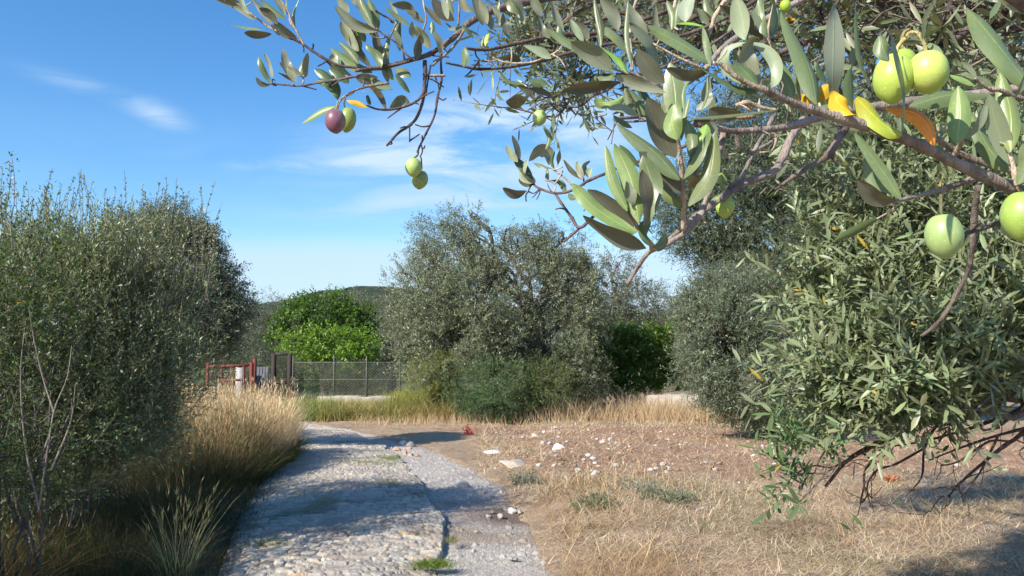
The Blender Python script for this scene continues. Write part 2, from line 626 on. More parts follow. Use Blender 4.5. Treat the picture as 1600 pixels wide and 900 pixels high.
ys = [3.3]
while ys[-1] < 23.2: ys.append(ys[-1] + max(.011, .0030 * ys[-1]))
ys = np.array(ys)
t = np.linspace(0, 1, 230)
lf, rt, gr = road_edges(ys)
wob = (fbm(np.c_[ys * 2.3, ys * 0], 5, 2) - .5) * .16
rt2 = rt + wob
X = lf[:, None] + (rt2 - lf)[:, None] * t[None]
Y = np.broadcast_to(ys[:, None], X.shape)
P = np.c_[X.ravel(), Y.ravel()]
warp = np.c_[fbm(P * 7, 11, 3), fbm(P * 7, 12, 3)] - .5
d1, d2, idd = voronoi(P + warp * .11, np.array([.112, .070]), .95)
e = d2 - d1
d1b, d2b, idb = voronoi(P + 40 + warp * .03, np.array([.05, .045]), seed=23)
small = np.zeros(len(P), bool)
dome = ss(e, .01, .20) * (.30 + .70 * idd) + .12 * (1 - np.minimum(d1, 1)) + .5 * (fbm(P * 18, 14, 3) - .5)
domeb = ss(d2b - d1b, .03, .4) * .45
hh = np.where(small, domeb * .8 + .1, dome)
tt = np.broadcast_to(t[None], X.shape).ravel()
crown = .05 * (1 - (2 * tt - 1) ** 2)
edge = ss(tt, 0, .04) * ss(1 - tt, 0, .012)
Z = zbase(X, Y).ravel() + .012 + crown + (fbm(P * .9, 8, 2) - .5) * .07 + .025 * hh - .11 * (1 - edge)
stone = np.stack([.43 + .12 * idd, .385 + .11 * idd, .32 + .09 * idd], -1) * (.86 + .28 * fbm(P * 30, 15, 2))[:, None]
warmth = hash3((idd * 9999).astype(np.int64), (idd * 777).astype(np.int64), np.zeros(len(idd), np.int64), 4)
stone = stone * (1 + np.stack([.12 * (warmth - .4), .02 * (warmth - .4), -.14 * (warmth - .4)], -1))
stone = np.where((warmth > .95)[:, None], stone * np.array([.95, .80, .68]), stone)
stone = np.where((idd < .12)[:, None], stone * .80, stone)
pale = np.stack([.40 + .16 * idb, .38 + .15 * idb, .36 + .14 * idb], -1)
stone = np.where(small[:, None], pale, stone)
jn = (ss(e, .0, .13) * (1 - .75 * ss(fbm(P * 2.6, 19, 3), .50, .66)))[:, None]
dust = fbm(P * 1.7, 55, 3)[:, None]
joint = np.array([.20, .165, .13]) * (1 - ss(dust, .45, .7)) + np.array([.34, .30, .26]) * ss(dust, .40, .62)
c = joint * (1 - jn) + stone * jn
moss = ss(fbm(P * np.array([1.4, 1.0]), 91, 3), .66, .78)[:, None] * (1 - jn * .7) * .7
c = c * (1 - moss) + np.array([.20, .21, .085]) * moss
left_fade = (ss(tt, .0, .16))[:, None]
c = c * left_fade + np.array([.10, .08, .06]) * (1 - left_fade)  # cobbles turn dark brown towards the left edge
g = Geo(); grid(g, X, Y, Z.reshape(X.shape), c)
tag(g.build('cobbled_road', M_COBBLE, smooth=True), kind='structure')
ROAD_TOP = lambda x, y: zbase(x, y) + .08

t = np.linspace(0, 1, 120)
X = (rt2 - .03)[:, None] + (gr + .12 - rt2)[:, None] * t[None]
Y = np.broadcast_to(ys[:, None], X.shape)
P = np.c_[X.ravel(), Y.ravel()]
d1, d2, idd = voronoi(P, np.array([.022, .022]), seed=61)
d1b, d2b, idb = voronoi(P, np.array([.055, .05]), seed=62)
tt = np.broadcast_to(t[None], X.shape).ravel()
big = (idb > .955)
hh = np.where(big, ss(d2b - d1b, .05, .5) * .020, 0) + ss(d2 - d1, .05, .4) * .006 * (.4 + idd)
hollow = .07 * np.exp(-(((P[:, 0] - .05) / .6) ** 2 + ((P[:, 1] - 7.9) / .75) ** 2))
Z = zbase(X, Y).ravel() - .012 + (fbm(P * 1.3, 18, 3) - .5) * .07 + hh - hollow - .10 * ss(tt, .90, 1.)
c = np.stack([.42 + .24 * (idd - .5), .38 + .22 * (idd - .5), .335 + .20 * (idd - .5)], -1)
c = np.where(big[:, None] & ((d2b - d1b) > .08)[:, None], np.array([.46, .43, .40]), c)
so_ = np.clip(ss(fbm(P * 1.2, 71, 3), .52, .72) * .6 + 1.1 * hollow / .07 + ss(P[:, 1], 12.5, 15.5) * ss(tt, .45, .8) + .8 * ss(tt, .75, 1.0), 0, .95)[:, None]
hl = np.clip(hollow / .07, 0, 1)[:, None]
c = c * (1 - so_) + (np.array([.26, .185, .13]) * (1 - hl) + np.array([.135, .095, .065]) * hl) * so_  # brown soil, its colour darkened in the hollow for the shade lying there
g = Geo(); grid(g, X, Y, Z.reshape(X.shape), c)
tag(g.build('gravel_shoulder', M_COBBLE, smooth=True), kind='structure')

# ------------------------------------------------------------------ distant hill
hx = np.linspace(-420, 520, 160); hy = np.linspace(230, 620, 60)
X, Y = np.meshgrid(hx, hy)
P = np.c_[X.ravel(), Y.ravel()]
ridge = 17 * np.exp(-(((X + 75) / 70) ** 2)) + 2 * np.exp(-(((X + 150) / 90) ** 2)) + 7 * np.exp(-(((X - 90) / 160) ** 2)) + 8
Z = -3 + ridge * ss(Y, 230, 420) * (.85 + .3 * fbm(P * .012, 3, 3).reshape(X.shape)) + fbm(P * .12, 5, 2).reshape(X.shape) * 4.5


def m_hill(q, o):
    P = pos(q)
    c = noisecol(q, P, [(.060, .085, .055), (.095, .11, .07), (.045, .065, .045)], [.05, .16])
    c = q.mix(q.step(q.noise(P, .35, 4, .7), .5, .7), c, (.035, .05, .035))
    princ(q, o, c, .95, .05, bump(q, q.noise(P, .3, 5, .7), 3.0, 1.0))


g = Geo(); grid(g, X, Y, Z, np.ones((X.size, 3)))
tag(g.build('hill', simple('wooded_hillside', m_hill), smooth=True), kind='structure')


# ------------------------------------------------------------------ trees and shrubs
def lob(px, py, Y, rx, ry, k=1.0, rd=None):
    """a crown lobe seen at pixel px, py at distance Y with pixel radii; depth radius rd metres; k weight"""
    c = pix(px, py, Y); s = Y / FPX
    return (*c, rx * s, (rd if rd else (rx + ry) * .5 * s), ry * s, k)


def crown_points(lobes, n, shell=.55, gate=.42, freq=1.1, rough=.5, seed=0, zmin=None):
    A = np.array(lobes, float)
    w_ = A[:, 6] * (A[:, 3] * A[:, 4] * A[:, 5]) ** (2 / 3)
    pick = R.choice(len(A), int(n * 2.6), p=w_ / w_.sum())
    d = randdir(len(pick))
    r = shell + (1 - shell) * R.random(len(pick)) ** .6
    r = r * (1 + rough * (vnoise(d * 1.9 + pick[:, None] * 7.3, seed) - .5) * 1.4 + .35 * rough * (vnoise(d * 5 + pick[:, None] * 3.1, seed + 1) - .5))
    p = A[pick, :3] + d * A[pick, 3:6] * r[:, None]
    ok = (vnoise(p * freq, seed + 2) * .65 + vnoise(p * freq * 2.3, seed + 3) * .35) > gate - .10 + .12 * (r < .8)
    if zmin is not None: ok &= p[:, 2] > zmin
    p, d, pick = p[ok][:n], d[ok][:n], pick[ok][:n]
    return p, d, pick


def twigs_leaves(gl, P, D, spec, gw=None):
    """leafy twigs rooted at P growing along D"""
    n = len(P); m = spec.get('per', 10)
    TL = spec['twig'] * (.6 + .8 * R.random(n))
    D = norm(D)
    cur = R.normal(size=(n, 3)) * .25 + np.array([0, 0, spec.get('sag', -.1)])
    tt = (np.arange(m) + .6) / m
    base = P[:, None] + D[:, None] * (TL[:, None, None] * tt[None, :, None]) + cur[:, None] * (TL[:, None] * tt[None] ** 2)[..., None] * .5
    tdir = norm(D[:, None] + cur[:, None] * tt[None, :, None])
    # opposite pairs, each pair turned
    ref = norm(np.cross(D, randdir(n))); ref2 = np.cross(D, ref)
    k = np.arange(m); ang = (k // 2) * 1.7 + (k % 2) * np.pi
    ang = ang[None] + R.random((n, 1)) * 6.28
    perp = ref[:, None] * np.cos(ang)[..., None] + ref2[:, None] * np.sin(ang)[..., None]
    sp_ = spec.get('splay', .8)
    ld = tdir * (1 - .45 * sp_) + perp * sp_ + R.normal(size=perp.shape) * .18
    up = spec.get('up', .7)
    N = np.array([0, 0, up]) + tdir * .35 + R.normal(size=perp.shape) * .45 + np.array([-.25, -.2, 0]) * spec.get('face', .6)
    tot = n * m
    L = spec['len'] * (.65 + .6 * R.random(tot)); W = spec['wid'] * (.75 + .5 * R.random(tot)) * L / spec['len']
    col = tints(tot, spec['col'], spec.get('var', .28), .07)
    tw = np.repeat(.86 + .28 * R.random((n, 1)), m, 0)
    col = col * tw
    y = R.random(tot) < spec.get('yellow', .004)
    col[y] = np.array([.42, .30, .05])
    leaves(gl, base.reshape(-1, 3), ld.reshape(-1, 3), N.reshape(-1, 3), L, W, col, spec.get('detail', 0), (R.random((tot, 1)) - .65) * spec.get('bend', .3))
    if gw is not None:
        wr = spec.get('twr', .0022)
        a, b = P, P + D * TL[:, None] + cur * TL[:, None] * .5
        mid = P + D * TL[:, None] * .5 + cur * TL[:, None] * .125
        S = ref * wr; S2 = ref2 * wr
        V = np.stack([a + S, a - .5 * S + .87 * S2, a - .5 * S - .87 * S2,
                      mid + .8 * S, mid - .4 * S + .7 * S2, mid - .4 * S - .7 * S2, b], 1)
        i = np.arange(n)[:, None] * 7
        Q = np.concatenate([i + np.array([0, 1, 4, 3]), i + np.array([1, 2, 5, 4]), i + np.array([2, 0, 3, 5])])
        T = np.concatenate([i + np.array([3, 4, 6]), i + np.array([4, 5, 6]), i + np.array([5, 3, 6])])
        gw.add(V.reshape(-1, 3), Q, T, spec.get('twc', (1.5, 1.45, 1.3)))


def wander(a, b, n=7, amp=.08, rise=.0):
    a = np.asarray(a, float); b = np.asarray(b, float)
    t = np.linspace(0, 1, n)[:, None]
    L = np.linalg.norm(b - a)
    p = a * (1 - t) + b * t
    j = R.normal(size=(n, 3)) * amp * L; j[0] = 0; j[-1] = 0
    p = p + j * np.sin(t * np.pi) + np.array([0, 0, rise * L]) * np.sin(t * np.pi)
    return spline(p, n * 2)


def tree(name, label, cat, base, lobes, spec, n, trunk=None, group=None, mat=None, wood=(1, 1, 1), gate=.42, freq=1.1,
         shell=.5, rough=.5, limbs=3, zmin=.05, extra=None, wname='trunk', outward=.9, upw=.25):
    base = np.array([base[0], base[1], float(zground(base[0], base[1])) - .04])
    root = thing(name, base, label, cat, group)
    P, D, pick = crown_points(lobes, n, shell, gate, freq, rough, int(R.integers(1e6)), base[2] + zmin)
    A = np.array(lobes)
    gl, gw = Geo(), Geo()
    # wood: trunk, a limb to every lobe, side limbs into it
    if trunk:
        th, tr = trunk
        fork = base + np.array([R.normal() * .08, R.normal() * .08, th])
        path = wander(base - [0, 0, .1], fork, 5, .06)
        tube(gw, path, np.linspace(tr * 1.35, tr, len(path)), 9, wood, True, .25)
    else:
        tr = .02; fork = base
    ends = []
    for k, lb in enumerate(A):
        if lb[1] < 4.0: continue
        c = lb[:3].copy()
        root_pt = fork if trunk else base + np.array([R.normal() * .15, R.normal() * .15, 0])
        path = wander(root_pt, c, 6, .07, .06)
        tube(gw, path, np.linspace(tr * .55, tr * .16, len(path)), 6, wood, False, .2)
        ends += [(q_, tr * .2) for q_ in path[4:]]
        for j in range(limbs):
            d = randdir(1)[0]; d[2] = abs(d[2]) * .8
            tip = c + d * lb[3:6] * .85
            path2 = wander(path[R.integers(4, len(path))], tip, 5, .08, .05)
            tube(gw, path2, np.linspace(tr * .20, tr * .05, len(path2)), 5, wood, False)
            ends += [(q_, tr * .1) for q_ in path2[3:]]
    E = np.array([e[0] for e in ends])
    # thin shoots from the limbs to a part of the leafy twigs
    sel = R.choice(len(P), min(len(P), spec.get('links', 500)), replace=False)
    for i in sel:
        dd = np.linalg.norm(E - P[i], axis=1); j = int(np.argmin(dd + R.random(len(E)) * .25))
        if dd[j] < 2.2 and dd[j] > .1:
            tube(gw, wander(E[j], P[i], 3, .08, -.05), np.linspace(max(.004, tr * .06), .003, 6), 3, np.array(wood) * spec.get('linkc', 1.1), False)
    DD = D * outward + np.array([0, 0, upw]) + R.normal(size=D.shape) * .45
    twigs_leaves(gl, P, DD, spec, gw if spec.get('twigmesh', True) else None)
    if extra: extra(gl, gw, base)
    gw.build(wname, M_BARK, root)
    gl.build('crown', mat or M_LEAF, root)
    return root


OLV = (.135, .158, .088)
far_olive = dict(len=.085, wid=.024, twig=.30, per=10, col=OLV, splay=.85, var=.3, links=300, twr=.003, sag=-.25)

# ---- the big olive in the middle, about 24 m away
Yc = 24.0
lobes = [lob(718, 400, Yc, 70, 62, 1.1), lob(665, 470, Yc - .6, 58, 75, 1.1), lob(640, 430, Yc, 22, 24, .6), lob(745, 470, Yc - 1.4, 75, 85, 1.2),
         lob(815, 415, Yc + .3, 75, 62, 1.), lob(880, 430, Yc - .2, 62, 58, 1.1), lob(905, 480, Yc, 40, 60, .9),
         lob(725, 545, Yc - 1.6, 78, 55, 1.), lob(800, 545, Yc - 1.0, 60, 50, .8), lob(860, 545, Yc - .6, 55, 55, .9), lob(720, 355, Yc, 26, 26, .55),
         lob(835, 378, Yc, 36, 28, .7), lob(735, 338, Yc, 14, 16, .4), lob(790, 362, Yc, 16, 18, .4), lob(880, 372, Yc, 18, 20, .4), lob(660, 395, Yc, 18, 20, .4), lob(925, 430, Yc, 16, 24, .4), lob(655, 540, Yc - .5, 42, 50, .8), lob(905, 570, Yc - .8, 40, 45, .8)]
b = pix(830, 640, Yc)
tree('olive_tree', 'tall spreading grey green olive tree standing alone beyond the curve of the cobbled road', 'olive tree', (b[0], Yc), lobes,
     dict(far_olive, links=900, up=.55, col=(.152, .182, .106), len=.09, twc=(1.0, .95, .85)), 13500, trunk=(1.3, .24), gate=.45, freq=1.25, shell=.45, rough=1.0, limbs=4, group=None)

# green shrubs at its foot
def bush(name, label, cat, px, py, Y, rx, ry, col, n, group=None, spec=None, k=3, mat=None, **kw):
    lb = [lob(px, py, Y, rx, ry)]
    for _ in range(k):
        lb.append(lob(px + R.uniform(-.7, .7) * rx, py + R.uniform(-.3, .5) * ry, Y + R.uniform(-.4, .3), rx * R.uniform(.4, .6), ry * R.uniform(.45, .7), .9))
    bb = pix(px, py, Y)
    s = dict(len=.055, wid=.016, twig=.22, per=10, col=col, splay=.7, var=.3, links=60, up=.6, sag=0.)
    s.update(spec or {})
    return tree(name, label, cat, (bb[0], Y), lb, s, n, gate=kw.pop('gate', .36), freq=kw.pop('freq', 2.2), limbs=2, zmin=.0, rough=.7,
                group=group, mat=mat or M_LEAFG, wname='stem', **kw)


bush('shrub', 'dense dark green shrub at the foot of the central olive tree', 'shrub', 765, 612, 21.6, 64, 46, (.085, .165, .065), 3000)
bush('shrub', 'mid green rounded shrub right of the densest one under the central olive', 'shrub', 838, 598, 21.9, 55, 36, (.12, .175, .055), 2000)
bush('shrub', 'yellow green bushy shrub left of the central olive beside the grassy verge', 'shrub', 676, 594, 22.2, 42, 44, (.19, .22, .055), 1700)
bush('shrub', 'grey green low shrub under the right side of the central olive', 'shrub', 905, 585, 23.0, 42, 38, (.085, .11, .06), 1300)

# ---- citrus tree with bright leaves behind the chain-link fence
Yq = 31.0
citrus = dict(len=.13, wid=.065, twig=.30, per=8, col=(.070, .140, .018), splay=.8, var=.40, up=.9, links=200, yellow=.0, sag=0.)
tree('citrus_tree', 'rounded citrus tree with glossy bright green leaves behind the wire fence', 'citrus tree', (pix(505, 600, Yq)[0], Yq),
     [lob(505, 505, Yq, 72, 42, 1.2), lob(465, 518, Yq, 36, 36), lob(548, 512, Yq, 38, 36), lob(500, 480, Yq, 40, 25, .8)],
     citrus, 1900, trunk=(1.0, .12), gate=.45, freq=1.3, mat=M_LEAFG, rough=.75)
tree('citrus_bush', 'lighter yellow green citrus bush in front of the darker citrus tree', 'bush', (pix(515, 620, 29)[0], 29.0),
     [lob(478, 545, 29, 40, 26), lob(525, 540, 29, 45, 28), lob(563, 545, 29, 30, 26), lob(515, 575, 29, 70, 30, .8)],
     dict(citrus, col=(.15, .27, .028), len=.11, wid=.055), 1500, gate=.46, freq=1.3, mat=M_LEAFG, wname='stem', rough=.75)

# ---- clipped hedge right of the central olive
Yh = 27.5
tree('hedge', 'dark leafy hedge with a sunlit yellow green top right of the central olive', 'hedge', (pix(978, 600, Yh)[0], Yh),
     [lob(912, 566, Yh, 34, 44), lob(948, 562, Yh, 36, 46), lob(985, 558, Yh, 36, 46), lob(1022, 556, Yh, 36, 46), lob(1060, 556, Yh, 36, 46),
      lob(930, 590, Yh - .2, 40, 34), lob(1000, 590, Yh - .2, 44, 34), lob(950, 524, Yh, 34, 14, .6), lob(1005, 520, Yh, 40, 14, .6)],
     dict(len=.10, wid=.05, twig=.20, per=9, col=(.105, .19, .028), splay=.8, var=.35, links=60, up=.9, sag=0.), 4200, gate=.32, freq=2.0, mat=M_LEAFG, wname='stem', rough=.5, zmin=0.)

bush('shrub', 'dark undergrowth shrub behind the dark door frame beside the fence', 'shrub', 445, 590, 27.2, 26, 34, (.05, .075, .03), 900, k=3)  # these three shrubs: shade behind gate and fence put into dark leaf colour
bush('shrub', 'dark wide low shrub growing behind the wire fence under the citrus', 'shrub', 540, 594, 27.6, 75, 26, (.05, .08, .028), 1700, k=6)
bush('shrub', 'dark low shrub behind the red gate', 'shrub', 360, 596, 28.2, 48, 28, (.055, .075, .03), 1100, k=4)

# ---- olives further off
far = [
    ('distant grey green olive tree left of the bright citrus tree', [(410, 512, 40, 38, 30), (440, 505, 40, 34, 26), (392, 540, 40, 30, 30), (430, 545, 40, 40, 34)], 40),
    ('distant pale olive tree showing above the citrus tree', [(545, 490, 44, 36, 30), (580, 495, 44, 34, 30), (610, 505, 44, 34, 36), (520, 480, 44, 28, 18)], 44),
    ('small olive tree between the citrus and the central olive', [(605, 545, 34, 34, 32), (630, 520, 34, 36, 40), (590, 570, 34, 26, 22)], 34),
    ('olive tree just right of the central olive with a thin open top', [(960, 450, 30, 42, 46), (940, 500, 30, 46, 42), (990, 480, 30, 42, 38), (965, 410, 30, 22, 26)], 30),
    ('far olive tree behind the dark hedge beside the right hand grove', [(1010, 475, 38, 48, 34), (1050, 490, 38, 46, 36), (1020, 515, 38, 55, 30)], 38),
    ('dark distant olive tree behind the red gate', [(330, 530, 36, 50, 44), (375, 545, 36, 40, 34), (285, 520, 36, 45, 48)], 36),
    ('hazy olive tree beyond the left olive and the gate', [(420, 480, 60, 40, 26), (370, 500, 60, 40, 26), (470, 495, 60, 40, 22)], 60),
    ('grey olive tree rising behind the citrus on its right', [(565, 480, 55, 34, 20), (600, 482, 55, 34, 24), (640, 490, 55, 40, 28)], 55),
]
for lab, ls_, Yf in far:
    lb = [lob(a, b_, Y_ + R.uniform(-.5, .5), rx, ry) for (a, b_, Y_, rx, ry) in ls_]
    tree('olive_tree', lab, 'olive tree', (pix(ls_[0][0] + 8, 620, Yf)[0], Yf), lb,
         dict(far_olive, len=.11, wid=.034, twig=.40, col=(.105, .125, .072) if 'dark' not in lab else (.075, .095, .05), links=120, per=8), 1500,
         trunk=(1.1, .16), gate=.44, freq=1.0, rough=.65, limbs=2, group='olive trees of the far grove')

# a loose belt of far trees closing the horizon between and behind the grove
belt = [(-52, 95, 3.4), (-44, 80, 3.0), (-36, 88, 3.6), (-29, 74, 3.1), (-22, 84, 3.3), (-15, 92, 3.4), (-8, 78, 3.0), (-2, 90, 3.4), (6, 82, 3.2), (12, 76, 3.4),
        (19, 88, 3.6), (26, 80, 3.4), (33, 92, 3.8), (40, 84, 3.6), (48, 94, 3.8), (56, 88, 3.8)]
gb = Geo()
lb = []
for (bx, by, hh_) in belt:
    for _ in range(5):
        lb.append((bx + R.normal() * 3, by + R.normal() * 3, -1 + hh_ * R.uniform(.35, .8), R.uniform(2, 3.2), R.uniform(2, 3), R.uniform(1.2, 2.0), 1))
P, D, _ = crown_points(lb, 12000, .6, .40, .35, .6, 5, -1)
twigs_leaves(gb, P, D + [0, 0, .3], dict(len=.34, wid=.16, twig=.7, per=5, col=(.085, .105, .06), up=.6))
tag(gb.build('far_woodland', M_LEAF), kind='stuff')

# ---- olive with a skirt of drooping foliage at the right edge of the field, 17 m
Ym = 17.0
lobes = [lob(1145, 540, Ym - .9, 80, 86, 1.2), lob(1180, 580, Ym - 1.2, 80, 78, 1.), lob(1108, 500, Ym - .4, 50, 60, 1.), lob(1215, 500, Ym - .7, 75, 70, 1.),
         lob(1150, 470, Ym - .3, 70, 55, .9), lob(1250, 590, Ym - .9, 70, 75, .9), lob(1190, 640, Ym - 1.0, 62, 40, .6)]
tree('olive_tree', 'dense dark olive tree with foliage drooping to the dry field, right of the hedge', 'olive tree', (pix(1200, 680, Ym)[0], Ym), lobes,
     dict(far_olive, len=.075, wid=.019, col=(.118, .152, .090), links=500, per=12, twr=.0025), 10500, trunk=(1.0, .2), gate=.40, freq=1.4, shell=.45, rough=.6)
Yp = 19.5
lobes = [lob(1130, 330, Yp, 85, 70, 1.1), lob(1220, 260, Yp, 110, 85, 1.1), lob(1180, 190, Yp, 95, 60, .9), lob(1300, 210, Yp, 100, 80, 1.), lob(1290, 330, Yp - .5, 90, 85, 1.),
         lob(1200, 400, Yp - .5, 80, 60, .9), lob(1090, 372, Yp, 45, 30, .8), lob(1060, 330, Yp, 40, 40, .7), lob(1150, 420, Yp, 60, 40, .8), lob(1400, 250, Yp, 110, 110, .9), lob(1500, 200, Yp, 110, 120, .9), lob(1420, 380, Yp, 110, 90, .8),
         lob(1560, 330, Yp, 90, 120, .8), lob(1110, 275, Yp, 55, 45, .7)]
tree('olive_tree', 'tallest dark olive tree towering behind the drooping one, seen under the fruiting branch', 'olive tree', (pix(1290, 660, Yp)[0], Yp), lobes,
     dict(far_olive, len=.085, wid=.022, twig=.36, col=(.092, .124, .070), links=600, per=14, up=.5), 24000, trunk=(2.4, .22), gate=.36, freq=1.1, shell=.35, rough=.5, limbs=3)

# ---- left: tall shrubs and the olive behind them
Yl = 12.5
lobes = [lob(300, 440, Yl, 62, 76, 1.2), lob(262, 410, Yl - .3, 66, 70), lob(336, 492, Yl, 44, 60, 1.), lob(272, 505, Yl - .2, 66, 56, 1.), lob(240, 420, Yl, 80, 90),
         lob(352, 470, Yl, 26, 32, .6), lob(296, 375, Yl, 40, 28, .6)]
tree('olive_tree', 'grey olive tree leaning over the golden grass behind the tall left shrub', 'olive tree', (pix(205, 680, Yl)[0], Yl), lobes,
     dict(far_olive, len=.06, wid=.016, twig=.24, col=(.125, .148, .088), links=500, per=12, twr=.002), 7600, trunk=(1.0, .15), gate=.43, freq=1.8, shell=.45, rough=.65)


def wands(px0, px1, pyb, pyt, Y, n, col, leaf, wid, lean=.25, tips=None):
    """long upright shoots with small leaves, bottom to tip"""
    def f(gl, gw, base):
        for k in range(n):
            x0 = R.uniform(px0, px1); yy = Y + R.uniform(-.4, .8)
            a = pix(x0, pyb + R.uniform(-30, 60), yy)
            tp = pix(x0 + R.normal() * lean * 120 + lean * 90, pyt(x0) + (R.uniform(-55, 10) if k % 2 else R.uniform(-10, 70)), yy + R.normal() * .3)
            path = wander(a, tp, 5, .03, .02)
            tube(gw, path, np.linspace(.0042, .0012, len(path)), 4, (.75, .72, .58), False)
            L_ = np.linalg.norm(tp - a); m = int(L_ / .018)
            t = R.random(m) ** .8; i = np.clip((t * (len(path) - 1)).astype(int), 0, len(path) - 2); ff = (t * (len(path) - 1) - i)[:, None]
            p = path[i] * (1 - ff) + path[i + 1] * ff
            tg = norm(path[i + 1] - path[i])
            d = tg * .8 + randdir(m) * .65
            leaves(gl, p, d, randdir(m) + [-.3, -.3, .6], leaf * (.6 + .7 * R.random(m)) * (1.15 - .5 * t), wid * (.8 + .4 * R.random(m)), tints(m, col, .3), 0)
    return f


Ys = 6.1
ptop = lambda x: np.interp(x, [-400, 0, 60, 130, 200, 260, 300, 340], [310, 302, 315, 318, 322, 330, 325, 380])
lobes = [lob(110, 485, Ys, 130, 112, 1.1), lob(230, 462, Ys + .3, 88, 88, 1.1), lob(40, 515, Ys - .3, 120, 130, 1.), lob(180, 590, Ys, 120, 110, 1.),
         lob(232, 570, Ys, 46, 80, .8), lob(80, 640, Ys - .4, 130, 110, .9), lob(200, 670, Ys - .2, 70, 60, .5), lob(-120, 480, Ys, 170, 150, .8), lob(-130, 620, Ys, 150, 130, .7),
         lob(150, 398, Ys, 120, 42, .8), lob(-350, 470, Ys, 160, 170, .8), lob(205, 610, Ys + .6, 52, 60, .7), lob(160, 700, Ys + .2, 90, 50, .9), lob(70, 720, Ys - .3, 100, 60, .9), lob(225, 690, Ys + .8, 50, 40, .7), lob(-60, 720, Ys - .4, 100, 80, .7), lob(240, 645, Ys + 1.2, 30, 38, .5)]
tree('tall_shrub', 'wide tall grey green shrub with upright leafy shoots left of the road', 'shrub', (pix(60, 760, Ys)[0], Ys), lobes,
     dict(len=.042, wid=.0095, twig=.24, per=16, col=(.185, .222, .118), splay=.55, var=.3, links=350, up=.5, sag=.05, twr=.0014, linkc=.9, twc=(.9, .9, .7)), 11500,
     gate=.40, freq=2.0, shell=.40, rough=.55, wname='stem', upw=.7, outward=.6,
     extra=wands(-60, 330, 470, ptop, Ys, 150, (.16, .19, .105), .042, .010, .14))

Yd = 4.9
lobes = [lob(10, 420, Yd, 75, 95, 1.), lob(60, 470, Yd, 70, 80, .8), lob(0, 560, Yd, 110, 110, 1.), lob(30, 690, Yd - .2, 100, 80, .9), lob(-150, 520, Yd, 140, 160, .8), lob(110, 600, Yd + .3, 60, 70, .5),
         lob(40, 770, Yd, 70, 50, .7), lob(-60, 740, Yd - .2, 90, 80, .8),
         (-4.6, 2.7, 1.4, 1.1, 1.1, .9, 2.2), (-5.3, 1.6, 1.9, 1.2, 1.2, 1.2, 2.2), (-4.0, 3.3, 1.1, .7, .8, .7, 2.0), (-3.9, 2.2, .8, .8, .8, .6, 1.6)]  # last four lobes are unseen, added out of frame to shade the verge


def pale_stems(gl, gw, base):
    for path in ([(60, 800), (75, 700), (85, 640), (105, 590), (112, 540)], [(85, 645), (70, 600), (55, 540), (45, 480)], 
                 [(60, 790), (40, 700), (32, 590), (40, 500)], [(80, 735), (110, 660), (118, 600)]):
        pp = spline([pix(x, y, Yd - .35 - .1 * R.random()) for x, y in path], 14)
        tube(gw, pp, np.linspace(.0062, .0018, 14), 6, (1.7, 1.65, 1.5), False, .15)
    # twiggy tops with small round leaves against the sky
    for (x0, y0, x1, y1) in [(20, 330, 18, 242), (8, 340, 4, 262), (36, 345, 45, 300), (62, 350, 70, 292), (-20, 330, -30, 250)]:
        pp = wander(pix(x0, y0 + 60, Yd), pix(x1, y1, Yd), 5, .03)
        tube(gw, pp, np.linspace(.005, .0015, len(pp)), 4, (1.6, 1.5, 1.3), False)
        for j in range(5, len(pp)):
            m = 7
            d = randdir(m) * [1, 1, .5] + [0, 0, .5]
            leaves(gl, np.repeat(pp[j:j + 1], m, 0) + R.normal(size=(m, 3)) * .015, d, randdir(m) + [-.3, -.4, .4], .022, .011, tints(m, (.12, .15, .06), .3), 0)


tree('evergreen_shrub', 'dark green small leaved shrub with pale bare stems at the left edge', 'shrub', (pix(30, 800, Yd)[0], Yd), lobes,
     dict(len=.028, wid=.014, twig=.16, per=12, col=(.075, .125, .040), splay=.8, var=.35, links=300, up=.8, sag=.0, twr=.0014, linkc=1.0), 10500,
     gate=.42, freq=2.6, shell=.4, rough=.7, wname='stem', mat=M_LEAFG, extra=pale_stems)


# ------------------------------------------------------------------ gate, fence, low walls
RED = (.165, .045, .034)
DARK = (.035, .028, .024)


def zg(x, y):
    return float(zground(x, y))


Yg = 24.6
gx0 = pix(398, 600, Yg)
t = thing('metal_gate', (gx0[0], Yg, zg(gx0[0], Yg)), 'rusty red metal gate with wire mesh standing behind the golden grass', 'gate')
g = Geo()
a = pix(398, 560, Yg); a2 = pix(393, 568, Yg - .12)
bar(g, (a[0], Yg, zg(a[0], Yg)), a, .09, col=RED); g.build('gate_post', M_PLAIN, t)
g = Geo(); bar(g, (a2[0], Yg - .12, zg(a2[0], Yg)), pix(393, 566, Yg - .12), .08, col=RED); g.build('gate_post', M_PLAIN, t)
c_ = pix(325, 566, Yg)
g = Geo(); bar(g, (c_[0], Yg, zg(c_[0], Yg)), c_, .07, col=(.20, .05, .035)); g.build('gate_post', M_PLAIN, t)
g = Geo()
for (p0, p1, wd) in [((327, 573), (393, 570.5), .07), ((345, 594.5), (393, 593), .055), ((340, 622), (393, 620), .055), ((381, 572), (381, 622), .05), ((346, 573), (346, 622), .04), ((362, 573), (362, 622), .03), ((388, 572), (395, 582), .03)]:
    bar(g, pix(*p0, Yg), pix(*p1, Yg), wd, col=RED)
g.build('gate_frame', M_PLAIN, t)
g = Geo()
for xx in np.arange(329, 392, 2.6): tube(g, [pix(xx, 573, Yg + .03), pix(xx, 621, Yg + .03)], .0035, 3, (.16, .13, .11))
for yy in np.arange(575, 621, 2.6): tube(g, [pix(328, yy, Yg + .03), pix(392, yy, Yg + .03)], .0035, 3, (.16, .13, .11))
g.build('wire_mesh', M_PLAIN, t)

